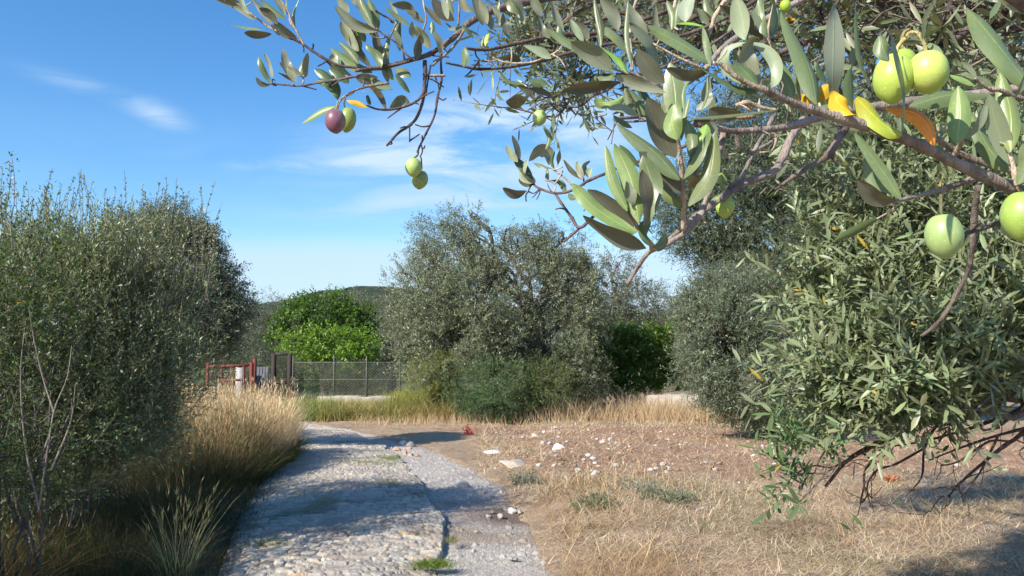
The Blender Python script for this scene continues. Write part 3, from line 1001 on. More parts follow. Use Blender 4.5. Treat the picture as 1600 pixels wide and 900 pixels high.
p = pix(374, 600, 26.2)
t = thing('concrete_post', (p[0], 26.2, zg(p[0], 26.2)), 'whitewashed concrete post seen through the red gate', 'post')
g = Geo()
hgt = pix(374, 572, 26.2)[2]
box(g, (p[0] - .10, 26.1, zg(p[0], 26.2) - .1), (p[0] + .13, 26.4, hgt), (.46, .46, .45))
g.build('shaft', M_PLAIN, t)
g = Geo(); box(g, (p[0] - .12, 26.08, hgt), (p[0] + .15, 26.42, hgt + .04), (.44, .44, .43)); g.build('cap', M_PLAIN, t)

p = pix(410, 580, 26.8)
g = Geo()
X = np.linspace(-.42, .22, 40); zz0, zz1 = pix(0, 590, 26.8)[2], pix(0, 573, 26.8)[2]
V = np.concatenate([np.c_[p[0] + X, 26.8 + .02 * np.sin(X * 62), np.full(40, z_)] for z_ in (zg(p[0], 26.8), zz1)] +
                   [np.c_[p[0] + X, 26.806 + .02 * np.sin(X * 62), np.full(40, z_)] for z_ in (zg(p[0], 26.8), zz1)])
i = np.arange(39)
g.add(V, np.r_[np.stack([i, i + 1, i + 41, i + 40], 1), np.stack([i + 81, i + 80, i + 120, i + 121], 1), np.stack([i + 40, i + 41, i + 121, i + 120], 1)], None, (.11, .115, .13))
tag(g.build('metal_sheet', M_PLAIN), 'grey corrugated metal sheet standing behind the red gate post', 'metal sheet')

Yk = 24.9
p = pix(440, 610, Yk)
t = thing('gate_frame', (p[0], Yk, zg(p[0], Yk)), 'dark bare metal door frame between the red gate and the wire fence', 'gate')
for xx in (428, 453):
    g = Geo(); q_ = pix(xx, 553, Yk); bar(g, (q_[0], Yk, zg(q_[0], Yk) - .05), q_, .12, col=DARK); g.build('post', M_PLAIN, t)
for yy in (554, 598, 614):
    g = Geo(); bar(g, pix(429, yy, Yk), pix(452, yy, Yk), .05, col=DARK); g.build('rail', M_PLAIN, t)
g = Geo()
for k in range(28):
    xx = 429 + k * .85
    tube(g, [pix(xx, 556, Yk + .02), pix(xx, 620, Yk + .02)], .003, 3, (.06, .05, .045))
g.build('wire_mesh', M_PLAIN, t)

# chain-link fence on its low wall
Yf = 25.6
xl, xr = pix(456, 600, Yf)[0], pix(668, 600, Yf)[0]
zt, zb = pix(0, 566, Yf)[2], pix(0, 620, Yf)[2]
t = thing('chain_link_fence', ((xl + xr) / 2, Yf, zb), 'grey chain link fence on thin posts in front of the citrus', 'fence')
g = Geo()
step_ = .105
H = zt - zb
for k in range(int((xr - xl + H) / step_)):
    for s_ in (1, -1):
        x0 = xl + k * step_ - (0 if s_ < 0 else H)
        x1 = x0 + s_ * H if s_ > 0 else x0 - H
        za, zc = zb, zt
        # clip to the fence
        def cl_(xa, z_a, xb, z_b):
            for lim, sg in ((xl, 1), (xr, -1)):
                if (xa - lim) * sg < 0: f = (lim - xa) / (xb - xa); xa, z_a = lim, z_a + (z_b - z_a) * f
                if (xb - lim) * sg < 0: f = (lim - xa) / (xb - xa); xb, z_b = lim, z_a + (z_b - z_a) * f
            return xa, z_a, xb, z_b
        if max(x0, x1) < xl or min(x0, x1) > xr: continue
        xa, z_a, xb, z_b = cl_(x0, za, x1, zc)
        if abs(xb - xa) < .02: continue
        tube(g, [(xa, Yf, z_a), (xb, Yf, z_b)], .0042, 3, (.19, .19, .19), False)
g.build('wire_mesh', M_PLAIN, t)
for px_ in (458, 522, 573, 625):
    g = Geo(); q_ = pix(px_, 556, Yf - .03); tube(g, [(q_[0], Yf - .03, zb - .3), q_], .018, 8, (.13, .13, .12)); g.build('post', M_PLAIN, t)
for z_ in (zt, zb + .04, zb + H * .5):
    g = Geo(); tube(g, [(xl, Yf - .005, z_), (xr, Yf - .005, z_)], .005, 4, (.33, .33, .33)); g.build('wire', M_PLAIN, t)


def rough_block(g, lo, hi, col, n=9, amp=.03):
    """a weathered block: subdivided box with a noisy skin"""
    lo, hi = np.array(lo, float), np.array(hi, float)
    for ax in range(3):
        for sd in (0, 1):
            a_, b_ = [k for k in range(3) if k != ax]
            uu, vv_ = np.meshgrid(np.linspace(0, 1, n * (3 if a_ == 0 else 1)), np.linspace(0, 1, n))
            V = np.zeros((uu.size, 3)); V[:, ax] = sd; V[:, a_] = uu.ravel(); V[:, b_] = vv_.ravel()
            cc = V - .5
            V = lo + V * (hi - lo)
            rd = np.maximum(np.linalg.norm(cc / .5, axis=1) - 1.25, 0)[:, None]
            V = V - cc * rd * np.minimum(hi - lo, .35) * .7
            V = V + (np.stack([vnoise(V * 5, 1), vnoise(V * 5, 2), vnoise(V * 5, 3)], -1) - .5) * amp * 2
            ny, nx = uu.shape
            i = np.arange(ny - 1)[:, None] * nx + np.arange(nx - 1)[None]
            Q = np.stack([i, i + 1, i + nx + 1, i + nx], -1).reshape(-1, 4)
            flip = (sd == 1) == (ax == 1)
            g.add(V, Q[:, ::-1] if flip else Q, None, col)


a, b = pix(497, 618, 24.2), pix(648, 634, 23.6)
g = Geo()
zlo = -1.1
rough_block(g, (a[0], 23.9, zlo), (b[0], 24.2, pix(0, 619.5, 24)[2]), (.46, .42, .35), 8, .035)
tag(g.build('low_wall', M_STONE, smooth=True), 'long low whitewashed wall in the grass before the wire fence', 'wall')
a, b = pix(1012, 620, 23.4), pix(1122, 640, 23.4)
g = Geo()
rough_block(g, (a[0], 23.3, -1.1), (b[0], 24.0, pix(0, 618, 23.4)[2]), (.50, .45, .39), 8, .05)
tag(g.build('stone_slab', M_STONE, smooth=True), 'long pale stone slab lying in the dry grass before the hedge', 'slab')

# ------------------------------------------------------------------ stones
import itertools


def icos(n):
    """a subdivided cube pushed onto a sphere: directions and quads"""
    vs, qs = [], []; off = 0
    for ax in range(3):
        for sd in (-1, 1):
            uu, vv_ = np.meshgrid(np.tan(np.linspace(-.785, .785, n)), np.tan(np.linspace(-.785, .785, n)))
            V = np.zeros((uu.size, 3)); V[:, ax] = sd; o_ = [k for k in range(3) if k != ax]
            V[:, o_[0]] = uu.ravel(); V[:, o_[1]] = vv_.ravel()
            i = np.arange(n - 1)[:, None] * n + np.arange(n - 1)[None]
            Q = np.stack([i, i + 1, i + n + 1, i + n], -1).reshape(-1, 4) + off
            if (sd == 1) == (ax == 1): Q = Q[:, ::-1]
            vs.append(norm(V)); qs.append(Q); off += n * n
    return np.concatenate(vs), np.concatenate(qs)


SPH, SPHQ = icos(7)
SPHL, SPHLQ = icos(4)


def rock_geo(g, c, size, col, low=False, seed=None):
    V, Q = (SPHL, SPHLQ) if low else (SPH, SPHQ)
    s = R.integers(1e6) if seed is None else seed
    r = .62 + .75 * vnoise(V * 1.15 + s % 97, s) + (.12 * vnoise(V * 4 + s % 31, s) if not low else 0)
    # a few flat facets
    for _ in range(4):
        d = randdir(1)[0]; k = V @ d * r; lim = .72
        r = np.where(k > lim, r * lim / np.maximum(k, 1e-6), r)
    th = R.random() * 6.28
    W_ = V * r[:, None] * np.asarray(size)
    W_ = np.c_[W_[:, 0] * np.cos(th) - W_[:, 1] * np.sin(th), W_[:, 0] * np.sin(th) + W_[:, 1] * np.cos(th), W_[:, 2]]
    g.add(W_ + c, Q, None, col)


def gpix(px, py):
    """ground point the photograph shows at a pixel"""
    y = 4.0
    for _ in range(60):
        p_ = pix(px, py, y)
        zz_ = float(zground(p_[0], y))
        y += (p_[2] - zz_) * 2.2 if p_[2] > zz_ else (p_[2] - zz_) * 1.0
        y = max(y, 2.5)
    return pix(px, py, y)


def rock(px, py, wpx, label=None, group=None, col=(.58, .55, .50), flat=.62, name='rock'):
    p_ = gpix(px, py + wpx * .18)
    s = wpx / FPX * p_[1] * .58
    lf_, rt_, gr_ = road_edges(p_[1])
    if lf_ < p_[0] < rt_: p_[2] += .06
    g = Geo(); rock_geo(g, (p_[0], p_[1], p_[2] + s * flat * .38), (s, s * .85, s * flat), tints(1, col, .1, .03)[0])
    return tag(g.build(name, M_STONE, smooth=True), label, 'rock', group)


rock(720, 757, 20, 'rounded grey stone lying alone in the shaded hollow beside the cobbles', col=(.50, .47, .43))
rock(871, 700, 17, 'largest bright white stone in the stony field', col=(.80, .78, .75))
rock(930, 740, 16, 'pale lilac tinged stone nearest the front of the white rubble', col=(.66, .62, .64))
rock(771, 705, 22, 'flat white stone beside the gravel edge', col=(.70, .68, .64), flat=.35)
rock(838, 682, 13, 'tan rounded stone at the far edge of the bare field', col=(.52, .42, .33))
rock(641, 696, 15, 'dark grey rock on the right edge of the cobbled road', col=(.26, .24, .23))
rock(629, 693, 12, 'pale rock leaning against the dark grey rock on the road', col=(.50, .47, .43))
rock(800, 720, 40, 'long flat beige stone slab at the field edge above the hollow', col=(.46, .39, .32), flat=.28)
rock(800, 797, 14, 'pale stone at the right corner of the gravel patch', col=(.60, .57, .53))
rock(1445, 757, 11, 'white stone lying in the shadow below the bare twigs', col=(.62, .61, .60))
WH = 'small white stone scattered in the stony field'
spots = [(858, 693, 8), (852, 708, 7), (848, 691, 6), (920, 712, 9), (926, 716, 10), (912, 718, 7), (930, 724, 8), (868, 712, 7), (880, 700, 6), (942, 690, 6), (1017, 734, 9), (903, 734, 7),
         (912, 741, 8), (935, 728, 6), (817, 683, 7), (850, 675, 7), (895, 706, 6), (866, 728, 6), (1042, 737, 7), (981, 755, 6), (886, 690, 5)]
for (a_, b_, c_) in spots:
    rock(a_, b_, c_ * .95, WH, 'small white stones of the stony field', (.58, .55, .51))
TAN = 'reddish brown stone lying loose on the cobbles below the dark rock'
for (a_, b_, c_) in [(620, 702, 11), (632, 706, 10), (641, 710, 9), (652, 712, 8), (640, 700, 8)]:
    rock(a_, b_, c_, TAN, 'loose reddish stones on the road', (.48, .33, .24))
PG = 'small pale stone lying on the gravel shoulder'
for (a_, b_, c_) in [(782, 806, 10), (812, 800, 9), (790, 795, 8), (744, 830, 8), (768, 800, 7), (798, 872, 8), (700, 872, 6), (770, 775, 5), (735, 768, 5), (763, 806, 8), (806, 873, 7)]:
    rock(a_, b_, c_, PG, 'small pale stones on the gravel', (.36, .335, .31))

# pebbles and clods of the bare field: nobody could count them
g = Geo()
n = 2600
py_ = R.uniform(9.2, 19.5, n) ** 1.0; px_ = R.uniform(-.5, 9.5, n)
_, _, gr_ = road_edges(py_)
for x_, y_, ge_ in zip(px_, py_, gr_):
    if x_ < ge_ + .15: continue
    k = vnoise(np.array([[x_ * .8, y_ * .8]]), 5)[0]
    if R.random() > .25 + .9 * k * np.exp(-((x_ - 1.2) / 3.5) ** 2): continue
    s = .012 + .035 * R.random() ** 3
    cc = (.55, .51, .46) if R.random() < .20 else (.29, .185, .12)
    rock_geo(g, (x_, y_, zg(x_, y_) + s * .25), (s, s, s * .7), tints(1, cc, .2)[0], True)
tag(g.build('rubble', M_STONE, smooth=True), kind='stuff')

# ------------------------------------------------------------------ grass
def scatter(n, x0, x1, y0, y1, dens):
    """n points with density falling as 1/y so the picture is filled evenly; dens(x, y) 0..1 keeps a share"""
    y = np.exp(R.uniform(np.log(y0), np.log(y1), n)); x = R.uniform(x0, x1, n)
    k = R.random(n) < dens(x, y)
    return x[k], y[k]


STRAW = [(.55, .43, .30), (.66, .55, .41), (.47, .335, .23), (.54, .45, .29), (.40, .275, .19)]


def pickcol(n, cols, x, y, f=1.2, seed=3):
    c = np.asarray(cols)
    k = np.clip((fbm(np.c_[x, y] * f, seed, 3) - .25) / .5 * len(c) + R.normal(size=n) * .8, 0, len(c) - 1).astype(int)
    return c[k] * (1 + (R.random((n, 1)) - .5) * .5)


def grass_obj(name, x, y, h, wpx, cols, lean=.6, droop=.6, seg=3, zoff=0., f=1.2, seed=3, road=False, root=None):
    n = len(x)
    z = zground(x, y) + zoff if not road else zbase(x, y) + .06
    D = np.c_[R.normal(size=n) * lean, R.normal(size=n) * lean, np.ones(n)]
    wd = np.maximum(wpx * y / FPX, .0018) * (.7 + .6 * R.random(n))
    g = Geo(); blades(g, np.c_[x, y, z], D, h, wd, pickcol(n, cols, x, y, f, seed), droop, seg)
    return g.build(name, M_GRASS, root)


# flattened straw over the right hand field
def d_right(x, y):
    _, _, gr_ = road_edges(y)
    e = ss(x - gr_, -.12, .5)
    n_ = fbm(np.c_[x, y] * .8, 31, 3)
    bare = ss(y, 9.2, 10.8) * (1 - ss(y, 18.5, 20.5)) * ss(x, gr_ + .2 + 1.2 * ss(y, 12, 14), gr_ + .9 + 1.6 * ss(y, 12, 14))
    thin = np.exp(-(((x - .35) / .55) ** 2 + ((y - 7.9) / .7) ** 2))
    return e * np.clip(1 - .72 * bare - thin + (n_ - .5) * .7, .03, 1)


x, y = scatter(150000, -.6, 10, 3.6, 22, d_right)
k = np.abs(x) < .72 * y + .6; x, y = x[k], y[k]
h = (.05 + .10 * R.random(len(x))) * (.7 + .6 * fbm(np.c_[x, y], 12, 2))
o = grass_obj('dry_grass', x, y, h, 1.15, STRAW, 1.9, .8, 2)
tag(o, kind='stuff')
x, y = scatter(16000, -.6, 9, 3.8, 20, lambda x, y: d_right(x, y) * ss(fbm(np.c_[x, y] * 1.3, 61, 2), .45, .65))
k = np.abs(x) < .72 * y + .6; x, y = x[k], y[k]
tag(grass_obj('straw_stalks', x, y, .14 + .26 * R.random(len(x)), .9, [(.60, .47, .29), (.55, .42, .24), (.48, .33, .18)], .75, .9, 4), kind='stuff')
x, y = scatter(15000, -.4, 3.2, 4.2, 9.6, lambda x, y: ss(x - road_edges(y)[2], .02, .2) * (1 - ss(x - road_edges(y)[2], .5, 1.4)) * ss(fbm(np.c_[x, y] * 1.1, 44, 3), .34, .56) * (1 - .9 * np.exp(-(((x - .3) / .5) ** 2 + ((y - 7.9) / .7) ** 2))))
tag(grass_obj('tangled_dry_grass', x, y, .10 + .26 * R.random(len(x)), .9, [(.40, .26, .14), (.52, .38, .22), (.34, .21, .11), (.58, .46, .30)], .9, 1.1, 4, f=2.), kind='stuff')
# olive green low growth among the straw
x, y = scatter(26000, .3, 8, 4., 9.5, lambda x, y: d_right(x, y) * ss(fbm(np.c_[x, y] * .9, 71, 3), .52, .62))
k = np.abs(x) < .72 * y + .6; x, y = x[k], y[k]
tag(grass_obj('green_grass', x, y, .05 + .08 * R.random(len(x)), 1.0, [(.20, .20, .09), (.26, .25, .11), (.15, .17, .09)], 1.2, .7, 2), kind='stuff')

# standing dry grass along the far side of the field
x, y = scatter(30000, -4.2, 8, 20.0, 25.5, lambda x, y: ss(y, 20, 22.2) * (.35 + .65 * ss(fbm(np.c_[x, y] * .7, 13, 2), .35, .6)) * ss(x - road_edges(y)[2], .3, 1.2))
hh_ = (.25 + .75 * R.random(len(x))) * np.interp(x, [-4.5, -1.5, 0, 1.5, 4, 8], [.35, .4, .5, .95, 1.0, .9])
tag(grass_obj('tall_dry_grass', x, y, hh_, .7, [(.54, .40, .24), (.60, .47, .30), (.46, .32, .18)], .22, .5, 3), kind='stuff')
# greener verge below the fence
x, y = scatter(26000, -8.5, -1.6, 21.5, 25.4, lambda x, y: ss(x - road_edges(y)[2], .3, 1.0))
hh_ = (.22 + .5 * R.random(len(x))) * (.6 + .9 * fbm(np.c_[x, y] * .8, 8, 2))
tag(grass_obj('verge_grass', x, y, hh_, 1.0, [(.15, .24, .05), (.24, .27, .07), (.36, .33, .12), (.44, .36, .16)], .3, .6, 3, f=.45), kind='stuff')
x, y = scatter(14000, -8.0, -4.3, 21.6, 24.2, lambda x, y: ss(x - road_edges(y)[2], .15, .5))
tag(grass_obj('fresh_grass', x, y, .2 + .4 * R.random(len(x)), 1.0, [(.13, .25, .045), (.17, .30, .06), (.20, .26, .06)], .3, .6, 3, f=.45), kind='stuff')
x, y = scatter(9000, -3.6, -1.2, 22.2, 25, lambda x, y: np.ones(len(x)))
tag(grass_obj('yellow_weeds', x, y, .5 + .5 * R.random(len(x)), 1.0, [(.32, .33, .08), (.40, .36, .12), (.22, .26, .06)], .25, .5, 3, f=.7), kind='stuff')


# tall golden grass left of the road
def clump(name, label, cx, cy, rx, ry, n, h0, h1, cols, low=None, lean=.16, droop=.4, wpx=1.1, heads=.25, group=None, lowshare=.45):
    root = thing(name, (cx, cy, zg(cx, cy)), label, 'grass clump', group)
    a_ = R.random(n) * 6.28; r_ = np.sqrt(R.random(n))
    x = cx + np.cos(a_) * r_ * rx; y = cy + np.sin(a_) * r_ * ry
    h = (h0 + (h1 - h0) * R.random(n)) * (1 - .25 * r_ ** 3) * (.55 + .9 * vnoise(np.c_[x, y] * 3.2, 12))
    out = np.c_[np.cos(a_) * r_, np.sin(a_) * r_]
    z = zground(x, y)
    D = np.c_[out * lean * 1.6 + R.normal(size=(n, 2)) * lean, np.ones(n)]
    wd = np.maximum(wpx * y / FPX, .002)
    g = Geo(); c = pickcol(n, cols, x, y, 2.0)
    blades(g, np.c_[x, y, z], D, h, wd, c, droop, 4)
    gs = g
    if low is not None:
        m = int(n * lowshare * 2)
        a_ = R.random(m) * 6.28; r_ = np.sqrt(R.random(m))
        x = cx + np.cos(a_) * r_ * rx * 1.05; y = cy + np.sin(a_) * r_ * ry * 1.05
        g = Geo()
        blades(g, np.c_[x, y, zground(x, y)], np.c_[np.cos(a_) * r_ * .5 + R.normal(size=m) * .25, np.sin(a_) * r_ * .5 + R.normal(size=m) * .25, np.ones(m)],
               (h0 + (h1 - h0) * R.random(m)) * .62, np.maximum(wpx * y / FPX, .002), pickcol(m, low, x, y, 2.), .7, 3)
        g.build('leaf_blades', M_GRASS, root)
    # feathery seed heads
    k = R.choice(n, int(n * heads), replace=False)
    g = gs
    x = cx + out[k, 0] * rx; y = cy + out[k, 1] * ry
    tip = np.c_[x, y, zground(x, y)] + norm(D[k]) * h[k][:, None] * .72
    m = 5
    P = np.repeat(tip, m, 0) + np.repeat(norm(D[k]), m, 0) * (R.random((len(k) * m, 1)) * .28 * np.repeat(h[k], m)[:, None])
    dd = np.repeat(norm(D[k]), m, 0) + randdir(len(P)) * .35
    leaves(g, P, dd, randdir(len(P)), .05 + .05 * R.random(len(P)), np.repeat(np.maximum(.8 * y / FPX, .0025), m), np.repeat(c[k], m, 0) * 1.12, 0)
    g.build('stalks', M_GRASS, root)
    return root


GOLD = [(.66, .50, .29), (.72, .58, .37), (.57, .42, .24), (.62, .45, .25)]
LOWG = [(.12, .13, .05), (.20, .18, .07), (.09, .10, .045)]
p = pix(318, 650, 15.0); clump('tall_grass', 'tall golden dry grass stand in front of the red gate', p[0], 15.0, 1.25, 2.2, 5000, .75, 1.22, GOLD, [(.34, .27, .11), (.25, .22, .09)], .07)
p = pix(382, 690, 10.8); clump('tall_grass', 'golden topped grass tussock leaning over the left edge of the road', p[0], 10.8, .50, 1.5, 3600, .65, 1.02, GOLD, LOWG, .085)
p = pix(325, 720, 9.6); clump('tall_grass', 'dark green shaded grass tussock with bronze tips left of the roadside one', p[0], 9.6, .62, 1.0, 3200, .6, .95, [(.22, .19, .09), (.32, .22, .11), (.16, .16, .07)], LOWG, .10)  # blade colours darkened for the shrub's shadow on this tussock
p = pix(262, 880, 5.2); clump('grass_tuft', 'pale green tuft with reddish seed heads at the road edge in front', p[0], 5.35, .10, .12, 60, .48, .90, [(.36, .35, .16), (.44, .38, .20), (.42, .24, .11)], [(.20, .22, .09), (.26, .26, .12)], .13, .5, 1.3, .5)
p = pix(-10, 850, 4.6); clump('grass_tuft', 'golden orange grass tuft drooping in from the lower left edge', p[0], 4.6, .12, .16, 80, .5, .85, [(.56, .36, .15), (.62, .44, .20), (.48, .25, .09)], [(.36, .24, .10)], .34, .9, 1.8, .6)
# undergrowth between the shrubs and the road, shade put into its dark colours
def d_left(x, y):
    lf_, _, _ = road_edges(y)
    return ss(lf_ + .38 - x, 0, .35)
x, y = scatter(42000, -6.5, -1.7, 3.4, 13, d_left)
k = (x > -.75 * y - .5); x, y = x[k], y[k]
lf_, _, _ = road_edges(y)
h = (.12 + .42 * R.random(len(x))) * (.35 + .65 * ss(lf_ - x, -.2, .9)) * (.6 + .8 * fbm(np.c_[x, y] * 1.5, 8, 2))
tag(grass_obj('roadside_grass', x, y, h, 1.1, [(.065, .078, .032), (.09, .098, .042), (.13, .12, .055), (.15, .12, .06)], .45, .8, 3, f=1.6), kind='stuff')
# small weeds in the road joints
g = Geo()
for (a_, b_, rx, ry, n, cc) in [(560, 696, 45, 5, 500, (.24, .26, .10)), (600, 722, 32, 6, 700, (.22, .27, .08)), (676, 896, 30, 6, 900, (.16, .22, .05)), (545, 845, 22, 5, 160, (.24, .22, .10)),
                                (425, 862, 24, 6, 500, (.15, .19, .05)), (706, 856, 10, 6, 160, (.26, .25, .12)), (640, 780, 60, 8, 120, (.2, .2, .09)), (520, 760, 60, 9, 120, (.17, .17, .08)), (480, 690, 30, 4, 200, (.24, .23, .1))]:
    c0 = gpix(a_, b_); sx = rx / FPX * c0[1]; sy = ry / FPX * c0[1] * c0[1] / 1.7
    x = c0[0] + R.normal(size=n) * sx * .5; y = c0[1] + R.normal(size=n) * sy * .5
    blades(g, np.c_[x, y, zbase(x, y) + .05], np.c_[R.normal(size=(n, 2)) * .7, np.ones(n)], .03 + .05 * R.random(n), np.full(n, .0045), tints(n, cc, .3), .5, 2)
tag(g.build('road_weeds', M_GRASS), kind='stuff')


def low_plant(name, label, px_, py_, rpx, hpx, col, n, leaf=.03, wid=.007, up=.6):
    c0 = gpix(px_, py_); s = c0[1] / FPX
    root = thing(name, c0, label, 'plant')
    g, gw = Geo(), Geo()
    for k in range(n):
        d = randdir(1)[0]; d[2] = abs(d[2]) * up + .25
        b0 = c0 + np.array([R.normal() * rpx * s * .45, R.normal() * rpx * s * .35, 0]); b0[2] = zg(b0[0], b0[1])
        tp = b0 + d * np.array([rpx * s * .6, rpx * s * .6, hpx * s])
        path = wander(b0, tp, 3, .06)
        tube(gw, path, np.linspace(.003, .0012, len(path)), 3, np.array(col) * 4, False)
        m = 16
        i = R.integers(1, len(path), m)
        leaves(g, path[i] + R.normal(size=(m, 3)) * .006, randdir(m) + d, randdir(m) + [-.3, -.3, .5], leaf * (.6 + .7 * R.random(m)), wid * 1.6, tints(m, col, .25), 0)
    gw.build('stems', M_BARK, root); g.build('leaves', M_LEAFG, root)


low_plant('grey_herb', 'silvery grey low herb sprawling on the edge of the hollow', 822, 758, 26, 30, (.26, .28, .22), 60)
low_plant('grey_herb', 'grey green low herb among straw in the middle of the field front', 1048, 785, 45, 26, (.22, .25, .17), 90)
low_plant('grey_herb', 'greener low herb patch left of the middle one in the straw', 925, 795, 40, 26, (.18, .22, .13), 80)
low_plant('grey_herb', 'thin pale herb on the bare soil right of the white stones', 1015, 770, 26, 20, (.27, .28, .22), 40)
low_plant('red_plant', 'small crimson red plant at the far left corner of the bare field', 734, 680, 9, 18, (.42, .07, .06), 16, .04, .012)
low_plant('rusty_plant', 'rust orange withered plant in the straw under the right olive', 1392, 752, 12, 10, (.46, .18, .08), 18, .035, .012)


# ------------------------------------------------------------------ near olive on the right, a few metres away
near_spec = dict(len=.072, wid=.0138, twig=.29, per=17, col=(.182, .222, .115), splay=.75, var=.28, up=.75, sag=-.05, twr=.0016, detail=1, links=900, linkc=1.0, yellow=.006, face=.9, twc=(1.6, 1.5, 1.3))
nb = (4.3, 4.3)
base = np.array([nb[0], nb[1], zg(*nb) - .04])
NT_ = thing('olive_tree', base, 'near olive tree filling the right side with silvery leafy branches and bare lower twigs', 'olive tree')
fork = base + [-.15, -.05, 1.2]
gw = Geo(); pth = wander(base - [0, 0, .1], fork, 5, .05); tube(gw, pth, np.linspace(.21, .15, len(pth)), 12, (1, 1, 1), True, .2)
gw.build('trunk', M_BARK, NT_)
groups = [
    [(1335, 330, 3.4, 85, 75), (1300, 270, 3.8, 60, 50), (1400, 290, 3.8, 90, 70), (1460, 230, 4.2, 90, 70)],
    [(1310, 440, 3.3, 75, 60), (1390, 430, 3.3, 90, 75), (1480, 430, 3.4, 90, 80), (1580, 420, 3.6, 90, 80), (1550, 330, 3.8, 90, 80)],
    [(1300, 545, 3.2, 70, 50), (1380, 540, 3.1, 85, 60), (1470, 530, 3.2, 90, 65), (1570, 500, 3.3, 90, 60), (1630, 530, 3.6, 80, 50)],
    [(1245, 600, 3.0, 45, 34), (1310, 595, 3.0, 65, 40), (1385, 575, 3.1, 70, 42), (1262, 640, 2.9, 36, 20), (1330, 630, 2.95, 50, 22), (1480, 570, 3.2, 60, 30)],
    [(1420, 110, 4.6, 110, 70), (1540, 120, 4.6, 110, 80), (1340, 180, 4.6, 70, 60), (1520, 210, 4.4, 100, 70), (1620, 230, 4.4, 80, 90), (1250, 60, 4.8, 90, 50), (1380, 20, 4.8, 120, 50), (1560, 10, 4.8, 120, 60)],
    [(1700, 360, 4.8, 130, 110), (1740, 500, 4.6, 120, 70), (1780, 260, 5.2, 140, 120)],
]
ncount = [640, 880, 780, 580, 540, 700]
for grp, cnt in zip(groups, ncount):
    lb = [lob(q_[0] + np.interp(q_[0], [1250, 1500], [62, 15]) + (45 if q_[1] > 520 else 0), *q_[1:]) for q_ in grp]
    P, D, _ = crown_points(lb, cnt, .35, .47, 3.6, .7, int(R.integers(1e6)), .12)
    A = np.array(lb)
    wood, lf_ = Geo(), Geo()
    hub = A[:, :3].mean(0) * .6 + np.array([fork[0], fork[1], A[:, 2].mean()]) * .4
    path = wander(fork, hub, 6, .06)
    tube(wood, path, np.linspace(.075, .036, len(path)), 8, (1, 1, 1), False, .2)
    E = list(path[6:])
    for lbk in A:
        p2 = wander(hub, lbk[:3], 5, .09, -.03); tube(wood, p2, np.linspace(.026, .010, len(p2)), 6, (1, 1, 1), False, .15); E += list(p2[2:])
        for j in range(4):
            d = randdir(1)[0] * .9 + [-.5, -.1, 0]
            p3 = wander(p2[R.integers(3, len(p2))], lbk[:3] + d * lbk[3:6] * .8, 5, .10); tube(wood, p3, np.linspace(.009, .003, len(p3)), 5, (1.15, 1.1, 1.05), False); E += list(p3[2:])
    E = np.array(E)
    for i in R.choice(len(P), int(len(P) * .75), replace=False):
        dd = np.linalg.norm(E - P[i], axis=1); j = int(np.argmin(dd + R.random(len(E)) * .08))
        if .03 < dd[j] < .9: tube(wood, wander(E[j], P[i], 3, .08, -.04), np.linspace(.0042, .0018, 6), 4, (1.2, 1.15, 1.1), False)
    brn = wood.build('branch', M_BARK, NT_, smooth=True)
    gt = Geo()
    twigs_leaves(lf_, P, D * .45 + np.array([-.60, -.22, .38]) + R.normal(size=D.shape) * .30, near_spec, gt)
    lf_.build('leaves', M_LEAF, brn, smooth=False)
    gt.build('twigs', M_BARK, brn)
# bare, drooping lower limbs
wood = Geo()
BARE = [([(1760, 640), (1600, 610), (1540, 625), (1470, 650), (1400, 680), (1330, 715), (1290, 760)], .020, 3.1),
        ([(1540, 625), (1470, 660), (1445, 700), (1440, 745), (1415, 775)], .007, 3.05),
        ([(1445, 700), (1400, 725), (1370, 735), (1355, 760), (1360, 790)], .005, 3.05),
        ([(1400, 680), (1355, 730), (1350, 760), (1345, 785), (1355, 775)], .0055, 3.0),
        ([(1352, 762), (1362, 778), (1378, 776)], .003, 3.0),
        ([(1740, 700), (1640, 660), (1580, 690), (1540, 720), (1490, 765), (1480, 790)], .011, 3.0),
        ([(1640, 660), (1560, 680), (1500, 700), (1450, 720)], .007, 3.05), ([(1580, 690), (1545, 690), (1500, 720), (1470, 728)], .005, 3.0),
        ([(1560, 680), (1530, 740), (1500, 775)], .005, 3.0), ([(1330, 715), (1300, 730), (1270, 728), (1250, 745)], .004, 2.95),
        ([(1500, 600), (1487, 625), (1495, 660), (1497, 690)], .004, 2.95), ([(1495, 640), (1530, 632), (1560, 628)], .004, 2.95), ([(1495, 660), (1460, 668), (1440, 660)], .003, 2.95),
        ([(1750, 600), (1600, 585), (1520, 600), (1440, 640), (1380, 665)], .016, 3.2), ([(1600, 640), (1520, 668), (1440, 690), (1370, 700)], .008, 3.15)]
for pts, r0, yy in BARE:
    pp = spline([pix(a_, b_, yy + .05 * R.normal()) for a_, b_ in pts], len(pts) * 5)
    tube(wood, pp, np.linspace(r0, max(.0025, r0 * .3), len(pp)), 6, (.62, .50, .46), False, .25)
    for _ in range(len(pts)):
        i = R.integers(2, len(pp)); d = randdir(1)[0] * [1, .5, 1] + [-.5, 0, -.35]
        p3 = wander(pp[i], pp[i] + norm(d) * R.uniform(.04, .20), 4, .14); tube(wood, p3, np.linspace(max(.002, r0 * .25), .0012, len(p3)), 4, (.62, .50, .46), False)
brn = wood.build('branch', M_BARK, NT_, smooth=True)
lf_ = Geo()
